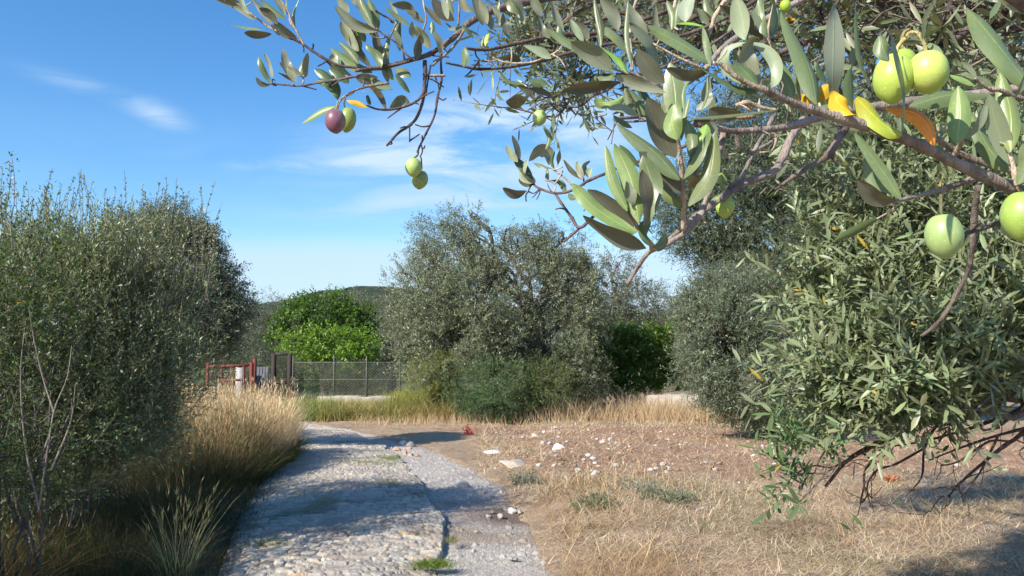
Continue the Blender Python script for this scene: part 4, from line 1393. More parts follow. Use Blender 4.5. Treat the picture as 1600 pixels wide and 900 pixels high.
for (a_, b_) in [(1235, 700), (1222, 735), (1232, 728), (1262, 715), (1282, 700), (1265, 760), (1258, 775), (1240, 790), (1300, 715), (1345, 770), (1430, 745), (1312, 770), (1245, 690), (1300, 690)]:
    k = 1 if a_ > 1310 else 3
    P = pix(a_, b_, 2.9)[None].repeat(k, 0) + R.normal(size=(k, 3)) * .02
    s2 = dict(near_spec, per=1 if k == 1 else 8, twig=.11, col=(.10, .16, .065))
    gt = wood
    twigs_leaves(lf_, P, np.array([-.4, -.1, .5 if k > 1 else -.8]) + R.normal(size=(k, 3)) * .4, s2)
for pts in ([(1290, 700), (1262, 690), (1240, 702), (1215, 695)], [(1330, 715), (1290, 740), (1262, 772), (1235, 795)], [(1290, 740), (1255, 740), (1225, 742)], [(1300, 690), (1280, 720), (1265, 765)]):
    tube(lf_, spline([pix(a_, b_, 2.9) for a_, b_ in pts], 14), np.linspace(.004, .0015, 14), 5, (.12, .10, .08), False)
lf_.build('leaves', M_LEAF, brn)


# ------------------------------------------------------------------ the fruiting branch overhead
OT = thing('olive_tree', (2.5, .55, zg(2.5, .55)), 'closest olive tree whose fruiting branches hang across the top of the view', 'olive tree')
wood = Geo()
p0 = np.array([2.5, .55, -.1])
pth = wander(p0, [2.35, .7, 1.7], 5, .04); tube(wood, pth, np.linspace(.19, .13, len(pth)), 12, (1, 1, 1), True, .2)
for tgt in ([1.1, .72, 1.68], [1.6, 1.9, 2.65], [1.9, 2.8, 3.0], [1.1, 1.5, 2.5]):
    p2 = wander([2.35, .7, 1.7], tgt, 6, .05); tube(wood, p2, np.linspace(.07, .03, len(p2)), 9, (1, 1, 1), True, .2)
LIMB = np.array([1.1, .72, 1.68])
for tgt, r1 in ((pix(2000, 360, .50), .0055), (pix(1900, 140, .66), .005), (pix(1500, -60, .75), .0045), (pix(1250, -60, 1.05), .007)):
    p2 = wander(LIMB if tgt[2] < 1.9 and tgt[1] < .7 else np.array([1.1, 1.5, 2.5]), tgt, 5, .05); tube(wood, p2, np.linspace(.024, r1, len(p2)), 8, (1.2, 1.1, 1.05), True, .2)
for a_, b_ in (([1.6, 1.9, 2.65], pix(1900, 20, 1.9)), ([1.6, 1.9, 2.65], pix(1900, -60, 1.7)), ([1.6, 1.9, 2.65], pix(1640, 30, 2.0)), ([1.1, 1.5, 2.5], pix(1600, 10, 1.7)), ([1.1, 1.5, 2.5], pix(1290, -20, 1.9)), ([1.1, 1.5, 2.5], pix(1250, 0, 2.85))):
    p2 = wander(a_, b_, 4, .05); tube(wood, p2, np.linspace(.028, .012, len(p2)), 8, (1, .9, .85), True, .2)
wood.build('trunk', M_BARK, OT, smooth=True)

LC = {'t': (.145, .190, .092), 'd': (.085, .125, .055), 'g': (.20, .36, .055), 'lg': (.20, .285, .105), 'u': (.138, .152, .095), 'p': (.19, .215, .135), 'b': (.084, .084, .054),  # d and b carry shade in the leaf colour, p carries sunlight
      'y': (.66, .40, .03), 'yg': (.36, .42, .06), 'o': (.72, .25, .02)}
NRM = {'t': (-.25, -.72, .62), 'g': (-.3, -.75, .55), 'lg': (-.32, -.75, .55), 'd': (.65, -.70, .05), 'u': (.38, -.62, -.62), 'b': (.42, -.55, -.68), 'p': (-.45, -.78, .25), 'y': (-.2, -.8, .5), 'yg': (-.25, -.75, .55), 'o': (-.3, -.75, .5)}


def big_leaf(g, pts, wpx, Y, side):
    pts = [np.array(p_, float) for p_ in pts]
    n = 13
    p2 = spline(pts, n) if len(pts) > 2 else spline([pts[0], (pts[0] + pts[1]) / 2 + np.array([-(pts[1] - pts[0])[1], (pts[1] - pts[0])[0]]) * R.normal() * .09, pts[1]], n)
    Nt = np.array(NRM[side]) + R.normal(size=3) * .13
    tl = np.linalg.norm(pts[-1] - pts[0]) * Y / FPX
    dy = -R.uniform(.05, .35) * tl * (1 if side in 'ubp' else -.6)
    t = np.linspace(0, 1, n)
    C = np.array([pix(a_, b_, Y + dy * (tt_ ** 1.2)) for (a_, b_), tt_ in zip(p2, t)])
    T = norm(np.gradient(C, axis=0))
    Nv = norm(Nt - (T @ Nt)[:, None] * T)              # the side turned to the viewer
    Nu = -Nv if side in 'ubp' else Nv
    S = np.cross(T, Nu)
    vis = np.sqrt(S[:, 0] ** 2 + S[:, 2] ** 2)
    cr = np.abs(S[:, 0] * T[:, 2] - S[:, 2] * T[:, 0]) / np.maximum(np.sqrt(T[:, 0] ** 2 + T[:, 2] ** 2), .2)
    W = wpx * 1.12 * Y / FPX / np.maximum(cr.mean(), .5)
    prof = np.sin(np.pi * np.clip((t - .03) / .97, 0, 1) ** .88) ** .58
    prof = np.maximum(prof, np.where(t < .12, .085, .0)); prof[-1] = .02
    s = np.linspace(-1, 1, 7)
    roll = R.uniform(.05, .28); tw = R.normal() * .25
    wav = R.normal(size=2) * .04
    Sx = S[:, None] * np.cos(tw * t)[:, None, None] + Nu[:, None] * np.sin(tw * t)[:, None, None]
    V = C[:, None] + Sx * (prof * W * .5)[:, None, None] * s[None, :, None] - Nu[:, None] * ((s ** 2)[None] * (prof * W * roll)[:, None])[..., None] \
        + Nu[:, None] * (np.sin(t[:, None] * 7 + wav[0] * 40) * s[None] * wav[1] * W * 2)[..., None]
    i = np.arange(n - 1)[:, None] * 7 + np.arange(6)[None]
    Q = np.stack([i, i + 1, i + 8, i + 7], -1).reshape(-1, 4)
    uvv = np.stack(np.broadcast_arrays(s[None], t[:, None]), -1).reshape(-1, 2)
    col = tints(1, LC[side], .16, .05)[0]
    cc = np.repeat(col[None], n * 7, 0)
    if side == 'o':
        m = (uvv[:, 1] > .35) & (uvv[:, 0] * (1 if R.random() < 2 else 1) > .0)
        cc[m] = cc[m] * .55 + np.array([.42, .13, .07]) * .45
    if side in ('y', 'yg'):
        k = ss(uvv[:, 1], .5, 1.)[:, None] * .5
        cc = cc * (1 - k) + np.array([.55, .42, .05]) * k
    g.add(V.reshape(-1, 3), Q, None, cc, uvv)


def stem(g, pts, r0, r1, Y, col=(1, 1, 1), Y1=None, n=5, bump_=.22):
    Y1 = Y if Y1 is None else Y1
    m = len(pts)
    pp = spline([pix(a_, b_, Y + (Y1 - Y) * k / (m - 1)) for k, (a_, b_) in enumerate(pts)], m * n)
    t = np.linspace(0, 1, len(pp))
    r = .86 * (r0 * (1 - t) + r1 * t) * (Y + (Y1 - Y) * t) / FPX
    r = r * (1 + .18 * (vnoise(np.c_[t * m * 2.2, t * 0, t * 0 + R.random() * 50], 2) > .66))
    tube(g, pp, r, 9 if r0 > 3 else 6, col, True, bump_)
    return pp


YOUNG = (2.7, 2.45, 2.0)
GREY = (1.62, 1.52, 1.46)


def branch(wood, leaf, Y, rough_twigs=0):
    """one limb of the overhanging tree: stems [(pts, r0, r1, col, Y, Y1)] and hand placed leaves [(pts, width px, side)]"""
    g = Geo()
    for pts, r0, r1, col, y0, y1 in wood:
        pp = stem(g, pts, r0, r1, y0, col, y1)
        for _ in range(int(rough_twigs * len(pts))):
            i = R.integers(1, len(pp) - 1); d = randdir(1)[0]; d[1] *= .5
            sp = wander(pp[i], pp[i] + d * R.uniform(.008, .03) * y0, 3, .12); tube(g, sp, np.linspace(1.6, 1.0, len(sp)) * y0 / FPX, 5, col, True, .2)
    b_ = g.build('branch', M_BARK, OT, smooth=True)
    if leaf:
        gl = Geo()
        for L_ in leaf:
            pts, wp, sd = L_[:3]
            big_leaf(gl, pts, wp, (L_[3] if len(L_) > 3 else Y) * R.uniform(.985, 1.015), sd)
        gl.build('leaves', M_LEAFN, b_, smooth=True, uvs=True)
    return b_


def lichen(parent, spots_, wood_pts=None):
    """crusts of orange lichen, each one mesh lying on the bark"""
    for (px_, py_, Y_, rp) in spots_:
        g = Geo()
        c0 = pix(px_, py_, Y_)
        if wood_pts is not None:
            W_ = np.array(wood_pts); pr_ = np.c_[800 + W_[:, 0] / W_[:, 1] * FPX, 530 - (W_[:, 2] - 1.6) / W_[:, 1] * FPX]
            c0 = W_[np.argmin(np.linalg.norm(pr_ - [px_, py_], axis=1))]
        s0 = rp * c0[1] / FPX
        c0 = c0 + np.array([-.3, -.75, .5]) * s0 * .35
        rock_geo(g, c0, (s0 * .75, s0 * .5, s0 * .5), (.55, .29, .02), False)
        for _ in range(12):
            s = s0 * R.uniform(.18, .34)
            rock_geo(g, c0 + R.normal(size=3) * s0 * np.array([.42, .25, .25]), (s, s, s * .8), tints(1, (.62, .33, .02), .3)[0], True)
        g.build('lichen', M_STONE, parent)


def LL(bx, by, tx, ty, w_, s, *Y):
    return ([(bx, by), (tx, ty)], w_, s, *Y)


# 1 the nearest limb along the right, with the yellowing leaves
b1 = branch([([(2000, 360), (1800, 340), (1640, 312), (1560, 285), (1500, 258), (1440, 228), (1390, 210), (1340, 193), (1290, 178), (1250, 165), (1215, 150), (1190, 138)], 13, 6.5, GREY, .50, .42),
             ([(1200, 142), (1180, 136), (1150, 120), (1128, 102), (1115, 98)], 6, 3, YOUNG, .42, .41),
             ([(1640, 275), (1560, 262), (1500, 240), (1462, 215), (1450, 208)], 7, 4.5, GREY, .52, .5),
             ([(1490, 245), (1500, 226), (1504, 214), (1512, 200)], 5, 3, YOUNG, .5, .47),
             ([(1590, 290), (1585, 270), (1578, 240), (1574, 222)], 5, 3.5, YOUNG, .46, .46),
             ([(1560, 140), (1548, 140), (1535, 132), (1524, 122)], 4, 2.2, YOUNG, .46, .45), ([(1630, 160), (1590, 152), (1560, 140)], 4, 4, GREY, .47, .46),
             ([(1520, 280), (1490, 290), (1450, 302), (1410, 312), (1388, 318)], 5.5, 3.2, GREY, .5, .46), ([(1390, 318), (1380, 322), (1368, 320)], 3, 1.5, YOUNG, .46, .46),
             ([(1392, 316), (1396, 326), (1370, 342)], 1.8, 1.5, YOUNG, .46, .46),
             ([(1620, 325), (1560, 348), (1520, 362), (1480, 372)], 4.5, 3, (.8, .75, .7), .53, .50),
             ([(1528, 290), (1522, 340), (1518, 400), (1505, 440), (1470, 500), (1440, 525)], 5.5, 3, (1.1, 1.0, .95), .62, .70)],
            [([(1182, 136), (1150, 122), (1133, 100), (1138, 78), (1165, 66)], 13, 'p'), ([(1190, 140), (1174, 112), (1164, 84), (1172, 62), (1186, 58)], 20, 'u'),
             ([(1172, 66), (1195, 78), (1212, 100), (1213, 125), (1203, 137)], 17, 'p'), ([(1186, 142), (1160, 140), (1130, 125), (1092, 104)], 14, 'd'),
             LL(1186, 135, 1146, 92, 26, 't', .44), LL(1110, 104, 1098, 42, 10, 't'), LL(1108, 110, 1040, 106, 15, 'b'), LL(1115, 100, 1012, 40, 20, 't'),
             ([(1239, 156), (1226, 122), (1208, 88)], 21, 't'), ([(1276, 163), (1262, 100), (1220, 16)], 33, 't'), ([(1300, 168), (1302, 100), (1303, 0)], 29, 'u'), LL(1250, 160, 1245, 116, 9, 'u'),
             LL(1334, 174, 1331, 104, 16, 'd'), ([(1365, 142), (1345, 90), (1337, 4)], 10, 'd'), LL(1244, 150, 1298, 132, 22, 'y', .455), LL(1336, 180, 1300, 138, 22, 'y', .445),
             LL(1345, 188, 1318, 160, 14, 'y', .45), ([(1408, 212), (1375, 190), (1338, 152)], 29, 'yg', .45), ([(1460, 228), (1447, 192), (1422, 174), (1384, 170)], 25, 'o', .44),
             ([(1410, 214), (1413, 140), (1390, 38)], 22, 'd', .40), LL(1389, 96, 1376, 54, 22, 't', .395), ([(1612, 140), (1565, 78), (1511, 12)], 44, 't', .47), LL(1584, 154, 1608, 72, 12, 'u', .45),
             LL(1420, 166, 1548, 148, 27, 't', .50), LL(1495, 224, 1497, 134, 27, 'lg', .45), LL(1504, 218, 1540, 160, 13, 'u', .45), LL(1505, 216, 1512, 186, 11, 'lg', .46),
             ([(1576, 266), (1545, 232), (1516, 176)], 27, 't', .47), ([(1577, 256), (1558, 200), (1544, 146)], 24, 'p', .46), LL(1578, 238, 1562, 114, 28, 'lg', .46), LL(1590, 288, 1598, 224, 20, 't', .45),
             ([(1526, 122), (1512, 104), (1502, 95)], 8, 'p'), LL(1524, 134, 1484, 117, 9, 'lg'), LL(1552, 134, 1508, 118, 14, 't', .48),
             ([(1408, 312), (1375, 262), (1334, 206)], 20, 't', .45), LL(1400, 304, 1350, 246, 17, 't', .46), LL(1398, 314, 1338, 281, 19, 'b', .46), ([(1376, 340), (1340, 362), (1304, 376)], 13, 'd', .47),
             LL(1462, 225, 1450, 190, 14, 't', .52), LL(1640, 210, 1570, 180, 20, 't', .5), LL(1330, 100, 1338, 76, 14, 'u', .47), LL(1320, 196, 1304, 176, 10, 'u', .46),
             LL(1290, 130, 1278, 96, 16, 'd', .5), LL(1620, 262, 1585, 240, 14, 'd', .5), LL(1520, 170, 1475, 178, 20, 't', .5)], .45, .25)

# 2 the limb below it, forked, carrying the single lit olive
b2 = branch([([(1900, 140), (1700, 130), (1500, 150), (1330, 172), (1285, 182), (1240, 196), (1200, 202), (1150, 205), (1128, 202), (1085, 194)], 9, 4.5, GREY, .66, .58),
             ([(1132, 205), (1125, 232), (1118, 258), (1112, 288), (1104, 312), (1090, 342), (1070, 364), (1030, 388)], 6.5, 5, GREY, .60, .57),
             ([(1255, 188), (1238, 212), (1218, 255), (1205, 270), (1165, 286), (1138, 302), (1110, 322), (1072, 352), (1035, 384), (1018, 388)], 7.5, 5.5, GREY, .66, .57),
             ([(1030, 384), (1012, 396), (998, 415), (980, 444)], 5, 3.4, GREY, .57, .60),
             ([(1210, 180), (1190, 215), (1172, 250), (1158, 278), (1140, 292)], 4, 3, GREY, .66, .61),
             ([(1150, 202), (1155, 228), (1168, 238), (1195, 228), (1215, 215)], 4.5, 3, GREY, .62, .65),
             ([(1068, 360), (1068, 325), (1067, 300), (1065, 260), (1060, 220), (1057, 205)], 5, 3.2, YOUNG, .57, .52),
             ([(1022, 390), (1012, 375), (998, 358), (988, 340), (981, 326)], 5, 3.4, YOUNG, .57, .52),
             ([(1340, 160), (1322, 195), (1306, 225), (1290, 246), (1262, 262), (1228, 284), (1212, 296)], 8.5, 2.8, (1.1, .95, .9), .70, .66), ([(1296, 240), (1304, 252), (1310, 258)], 3, 1.6, (.6, .5, .5), .68, .68),
             ([(1180, 182), (1120, 186), (1085, 190)], 3.5, 2.6, (1.8, 1.3, 1.0), .58, .57), ([(1150, 165), (1168, 160), (1190, 168), (1212, 172)], 4, 3, YOUNG, .5, .5),
             ([(1200, 205), (1212, 212), (1210, 228), (1204, 238)], 2.6, 1.6, YOUNG, .64, .64), ([(1138, 245), (1124, 244), (1150, 240)], 2, 1.5, YOUNG, .6, .6)],
            [([(1062, 281), (1020, 236), (962, 192)], 30, 't', .52), ([(1056, 246), (1030, 202), (1012, 152)], 35, 'b', .53), ([(1064, 299), (1035, 270), (998, 237)], 33, 'b', .54), LL(1066, 324, 1022, 281, 18, 't', .55),
             ([(1058, 218), (1050, 190), (1058, 160)], 24, 'lg', .51), LL(1064, 220, 1077, 152, 9, 't', .51), LL(1078, 246, 1072, 186, 16, 't', .54), ([(1068, 280), (1090, 248), (1108, 204)], 15, 't', .52),
             ([(1076, 322), (1108, 275), (1118, 204)], 22, 't', .51), ([(1080, 296), (1098, 252), (1107, 212)], 26, 'd', .54), LL(1070, 292, 1102, 275, 16, 'b', .53), LL(1090, 238, 1104, 194, 23, 'g', .55),
             ([(980, 330), (957, 282), (946, 226)], 16, 'lg', .51), ([(998, 348), (985, 280), (960, 224)], 30, 'lg', .51), ([(1010, 352), (1018, 292), (1004, 242)], 26, 't', .52), ([(1006, 356), (1010, 312), (1003, 264)], 18, 'b', .50),
             LL(990, 322, 978, 282, 16, 'u', .50), ([(992, 364), (932, 327), (894, 288)], 24, 'lg', .51), ([(990, 360), (957, 332), (918, 296)], 32, 'b', .52), ([(1010, 388), (962, 364), (911, 337)], 20, 'b', .50),
             LL(998, 362, 948, 340, 14, 'lg', .51), LL(1016, 384, 1017, 340, 14, 'd', .52), LL(1020, 386, 1040, 366, 12, 't', .53), LL(1124, 306, 1104, 325, 9, 'lg', .61), LL(1000, 262, 968, 226, 12, 'd', .54),
             ([(1133, 298), (1124, 280), (1128, 272), (1138, 290)], 6, 'lg', .61), LL(1164, 244, 1162, 236, 8, 'g', .6), LL(1156, 178, 1108, 170, 14, 'b', .55), LL(1118, 174, 1107, 120, 16, 'u', .55),
             LL(1088, 172, 1114, 152, 11, 'p', .53), ([(1070, 186), (1140, 180), (1218, 171)], 6, 't', .44), LL(1070, 182, 1086, 108, 4, 't', .5), LL(1095, 175, 1105, 118, 4, 't', .5),
             LL(1034, 190, 1050, 150, 16, 't', .56), LL(1058, 196, 1040, 140, 20, 't', .58), LL(1020, 160, 1000, 120, 18, 'd', .6), LL(1120, 212, 1090, 186, 12, 'u', .58)], .53, .35)
lichen(b2, [(1286, 248, .685, 9), (1272, 256, .68, 5)])

# 3 the sprays above the middle of the picture
b3 = branch([([(1500, -60), (1300, -20), (1150, 60), (1100, 110), (1060, 140), (1010, 178), (960, 186)], 7, 3, GREY, .75, .58),
             ([(1010, 182), (1000, 176), (990, 160), (978, 138)], 3.4, 2.2, YOUNG, .56, .54), ([(1240, -30), (1150, -10), (1120, 20), (1112, 42), (1108, 52)], 5, 3, YOUNG, .6, .6),
             ([(1045, 145), (1000, 120), (962, 108), (948, 100)], 3.4, 2, YOUNG, .55, .52), ([(1060, -20), (1052, 20), (1050, 48)], 3, 3, YOUNG, .62, .62), ([(1000, -20), (985, 40), (988, 110)], 3, 3, YOUNG, .62, .56),
             ([(1100, 108), (1060, 90), (1020, 68)], 3, 2, YOUNG, .55, .54), ([(1215, -10), (1200, 50), (1206, 85)], 3.5, 3, YOUNG, .6, .6), ([(1206, 85), (1198, 65), (1192, 50)], 3, 2.4, YOUNG, .6, .58),
             ([(960, 186), (958, 205), (955, 225)], 1.6, 1.2, GREY, .6, .6), ([(948, 178), (936, 182), (930, 180)], 1.6, 1., GREY, .6, .6), ([(1012, 188), (985, 190), (960, 189)], 2.6, 1.6, GREY, .6, .6)],
            [LL(956, 109, 891, 65, 24, 'u', .50), LL(958, 113, 855, 46, 15, 't', .52), LL(982, 116, 938, 72, 10, 'g', .51), LL(982, 82, 928, 36, 20, 't', .56), LL(938, 76, 927, -4, 10, 't', .56),
             LL(966, 48, 938, -4, 18, 'u', .58), LL(1012, 58, 976, 0, 18, 'u', .56), LL(988, 110, 982, -2, 7, 't', .52), LL(1024, 126, 980, 34, 22, 'u', .54), LL(1038, 130, 995, 78, 24, 'b', .52),
             ([(1056, 192), (1054, 145), (1047, 98)], 31, 't', .54), ([(1040, 145), (1000, 134), (957, 118)], 17, 'p', .51), ([(968, 128), (920, 134), (878, 141)], 12, 'b', .53), LL(1008, 180, 982, 138, 20, 't', .55),
             LL(992, 178, 976, 138, 14, 't', .54), ([(976, 152), (950, 160), (928, 158)], 14, 'lg', .56), ([(996, 180), (972, 170), (950, 170)], 14, 'p', .55), LL(962, 115, 933, 120, 11, 't', .56),
             LL(1083, -8, 1071, 35, 20, 'p', .58), LL(1100, 41, 1058, 37, 4, 'g', .56), LL(1050, 46, 1042, 0, 10, 't', .6), LL(1052, 44, 1062, -2, 10, 't', .6), LL(1050, 46, 1070, 10, 7, 'd', .6),
             LL(1108, 40, 1088, 12, 10, 'u', .6), ([(1164, 62), (1160, 30), (1150, -6)], 18, 'p', .55), LL(1192, 58, 1124, 8, 16, 'b', .57), LL(1192, 56, 1174, 16, 11, 'u', .57), LL(1199, 60, 1190, -8, 15, 't', .56),
             LL(1204, 62, 1210, -6, 13, 'd', .57), LL(1206, 60, 1216, 10, 7, 't', .58), LL(1200, 74, 1186, 64, 14, 'b', .58), LL(920, 62, 896, 32, 14, 'u', .6), LL(912, 66, 890, 30, 10, 'p', .6),
             LL(1030, 60, 1024, 8, 9, 'u', .6), LL(1048, 50, 1030, 34, 9, 'u', .6), LL(1010, 44, 990, -4, 12, 'd', .62), LL(1130, 30, 1100, -6, 14, 't', .62), LL(1032, 148, 1002, 132, 10, 'u', .57), LL(988, 200, 958, 180, 10, 't', .56)], .55, .2)

# 4 the long limb reaching left over the road, with the purple olive
b4 = branch([([(1250, -60), (1050, -30), (900, -10), (800, 8), (742, 30), (705, 62), (672, 84), (640, 94), (600, 105), (556, 110)], 8, 3.4, (.95, .85, .8), 1.05, .84),
             ([(640, 96), (585, 106), (530, 102), (492, 82), (472, 68), (448, 56)], 2.6, 2.4, (.7, .55, .55), .86, .86), ([(448, 56), (420, 42), (398, 26), (362, -2), (350, -14)], 2.2, 1.6, YOUNG, .86, .86),
             ([(476, 72), (464, 50), (456, 34), (450, 18), (432, -10)], 2.2, 1.5, YOUNG, .86, .85), ([(489, 82), (489, 74), (489, 68)], 1, .9, (.3, .25, .3), .86, .86),
             ([(560, 118), (530, 124), (498, 129), (470, 134), (440, 132), (420, 131)], 2.4, 1.6, (.9, .8, .9), .84, .88), ([(474, 130), (474, 122), (476, 116)], 1.8, 1.3, YOUNG, .88, .88), ([(425, 132), (426, 124), (430, 126)], 1.2, .8, (.6, .5, .5), .88, .88),
             ([(608, 130), (580, 134), (558, 140), (542, 148), (531, 158), (527, 172)], 2.4, 1.8, (1.6, 1.4, 1.25), .82, .79), ([(664, 120), (660, 148), (640, 164), (610, 171), (588, 170), (572, 164)], 2.8, 1.8, (.9, .8, .8), .88, .83),
             ([(664, 95), (664, 120), (661, 155), (652, 182), (640, 196), (622, 208), (604, 228)], 3.8, 2., (.7, .6, .6), .88, .86), ([(640, 196), (640, 205), (640, 222)], 1.6, 1.2, (.5, .4, .4), .86, .86),
             ([(690, 70), (689, 100), (690, 125), (684, 150), (679, 180), (668, 204), (657, 226), (652, 238)], 2.4, 1.9, (.6, .5, .55), .9, .86), ([(658, 226), (660, 236), (656, 246)], 1.6, 1.2, (.5, .4, .4), .86, .86),
             ([(728, 40), (722, 52), (714, 66), (700, 82), (685, 94), (676, 102)], 2.6, 2.4, (1.5, 1.35, 1.2), .9, .88), ([(673, 102), (668, 130), (666, 150)], 1.6, 1.2, (.6, .5, .5), .88, .88),
             ([(664, 118), (680, 118), (696, 118)], 2.6, 2.2, GREY, .88, .88), ([(697, 98), (720, 103), (752, 108), (800, 104), (850, 94), (900, 80), (960, 68), (1050, 60), (1150, 20), (1250, -50)], 2., 3.8, (.75, .65, .65), .95, 1.05),
             ([(728, 75), (756, 78), (790, 72), (826, 64), (870, 55), (940, 50), (1060, 10), (1160, -50)], 2.8, 4.6, (.7, .6, .6), .98, 1.1), ([(762, 84), (780, 95), (806, 99), (836, 96), (868, 82), (880, 70)], 2, 1.8, YOUNG, .95, .95),
             ([(748, 108), (748, 96), (740, 95)], 1.4, 1.2, (.3, .25, .25), .95, .95), ([(660, 52), (666, 30), (663, 12), (660, -6)], 1.8, 1.5, YOUNG, .9, .9), ([(716, 40), (718, 10), (718, -20)], 2, 1.6, YOUNG, .92, .9),
             ([(650, 95), (635, 85), (618, 66), (600, 54), (588, 44)], 1.8, 1.4, (1.2, 1.1, 1.), .86, .84), ([(632, 92), (620, 40), (595, 22), (586, 16)], 1.8, 1.4, (.9, .8, .8), .88, .86), ([(1240, -40), (1140, 50), (1050, 100), (980, 120), (950, 140), (926, 150), (908, 165), (888, 166), (858, 162), (845, 168)], 2.8, 1.8, (.8, .7, .7), .9, .95),
             ([(870, 150), (850, 152), (835, 140), (815, 128)], 1.4, 1.2, (.6, .5, .5), .95, .95), ([(838, 163), (834, 168), (840, 172)], 1.2, 1.2, GREY, .95, .95)],
            [LL(398, 31, 334, -3, 11, 'u'), LL(418, 46, 356, 37, 8, 't'), LL(424, 53, 381, 51, 7, 'b'), LL(390, 22, 376, -6, 8, 'p'), LL(426, 40, 392, -4, 9, 'u'), LL(434, 38, 404, 12, 10, 'b'), LL(464, 61, 428, 33, 14, 'u'),
             LL(448, 31, 406, -2, 10, 't'), LL(450, 24, 448, -6, 4, 't'), LL(461, 46, 467, -2, 4, 't'), LL(446, 24, 428, -4, 8, 'u'), LL(438, 56, 423, 38, 7, 'b'),
             LL(421, 133, 400, 121, 7, 'b'), LL(423, 130, 403, 88, 9, 't'), LL(426, 122, 413, 84, 6, 'p'), LL(472, 118, 442, 76, 12, 'u'), LL(478, 122, 481, 82, 8, 'u'), LL(464, 128, 449, 104, 10, 'p'), LL(463, 128, 434, 113, 5, 'b'),
             LL(473, 118, 474, 94, 8, 't'), LL(450, 118, 437, 97, 6, 'b'), LL(527, 156, 522, 114, 12, 'd'), LL(522, 146, 494, 124, 12, 'd'), LL(520, 127, 491, 107, 13, 'd'), LL(545, 130, 514, 107, 15, 'd'), LL(552, 120, 521, 84, 19, 'p'),
             LL(582, 113, 517, 75, 17, 't'), LL(560, 84, 535, 48, 17, 'u'), LL(560, 80, 533, 33, 15, 'p'), LL(590, 49, 523, 9, 15, 'u'), LL(592, 50, 556, -10, 13, 'p'), LL(580, 106, 545, 33, 12, 'b'), LL(591, 46, 575, -2, 12, 't'),
             LL(581, 36, 563, -4, 11, 't'), LL(592, 64, 573, 35, 11, 'b'), LL(614, 126, 608, 53, 14, 't'), LL(606, 130, 602, 79, 10, 'u'), LL(612, 139, 579, 121, 13, 't'), LL(590, 121, 555, 120, 10, 'u'), LL(604, 171, 567, 123, 9, 'b'),
             ([(640, 160), (624, 158), (608, 171)], 14, 'u'), LL(614, 139, 566, 143, 4, 't'), LL(642, 121, 617, 107, 13, 't'), LL(640, 145, 618, 115, 9, 'd'), LL(628, 79, 626, 33, 7, 'd'), LL(650, 27, 612, 7, 11, 'b'), LL(618, 55, 607, -4, 6, 't'),
             LL(646, 60, 644, 33, 8, 'u'), LL(546, 19, 527, -6, 11, 'p'), LL(566, 20, 546, -8, 13, 'u'), ([(524, 166), (500, 172), (471, 193)], 14, 'lg'), ([(542, 157), (556, 160), (574, 168)], 9, 'y'),
             LL(672, 75, 643, 39, 14, 'u'), LL(650, 95, 657, 51, 10, 'b'), LL(688, 85, 677, 49, 10, 'u'), LL(662, 35, 634, 12, 11, 'u'), LL(732, 43, 699, 45, 11, 't'), LL(726, 73, 725, 105, 12, 't'), LL(674, 53, 675, 33, 8, 't'),
             LL(710, 32, 675, -2, 15, 'b'), LL(708, 22, 700, -6, 9, 't'), LL(754, 40, 739, -6, 15, 'b'), LL(762, 38, 748, -2, 11, 'p'), LL(768, 47, 762, 21, 10, 'u'), LL(780, 39, 780, -2, 6, 't'), LL(736, 18, 718, -4, 11, 'u'),
             LL(812, 22, 795, -4, 17, 't'), LL(818, 37, 807, -6, 11, 'u'), LL(846, 26, 827, -8, 13, 'u'), LL(760, 75, 764, 49, 6, 'yg'), LL(754, 77, 758, 55, 4, 't'), ([(862, 92), (842, 84), (817, 71)], 16, 'p'),
             LL(820, 133, 778, 109, 8, 'd', .95), LL(862, 150, 825, 138, 8, 'b', .95), LL(834, 153, 809, 133, 9, 'b', .95), LL(824, 155, 790, 158, 13, 'b', .95), LL(858, 133, 825, 124, 13, 'd', .95), LL(814, 95, 780, 91, 9, 'b', .95),
             LL(578, 164, 574, 148, 6, 'd'), LL(690, 40, 664, 10, 10, 'b'), LL(700, 30, 690, -5, 9, 'p'), LL(640, 40, 600, 10, 9, 't'), LL(780, 40, 770, 10, 9, 'u'), LL(800, 50, 786, 20, 10, 'b'), LL(860, 60, 840, 24, 11, 'u'), LL(880, 50, 862, 4, 12, 'u'),
             LL(900, 66, 872, 40, 9, 'd'), LL(740, 60, 722, 38, 7, 'd'), LL(570, 66, 548, 36, 11, 't'), LL(560, 100, 530, 66, 13, 't'), LL(600, 90, 584, 50, 12, 'b'), LL(625, 80, 612, 44, 9, 'u'), LL(596, 106, 570, 70, 13, 't')], .86, .5)

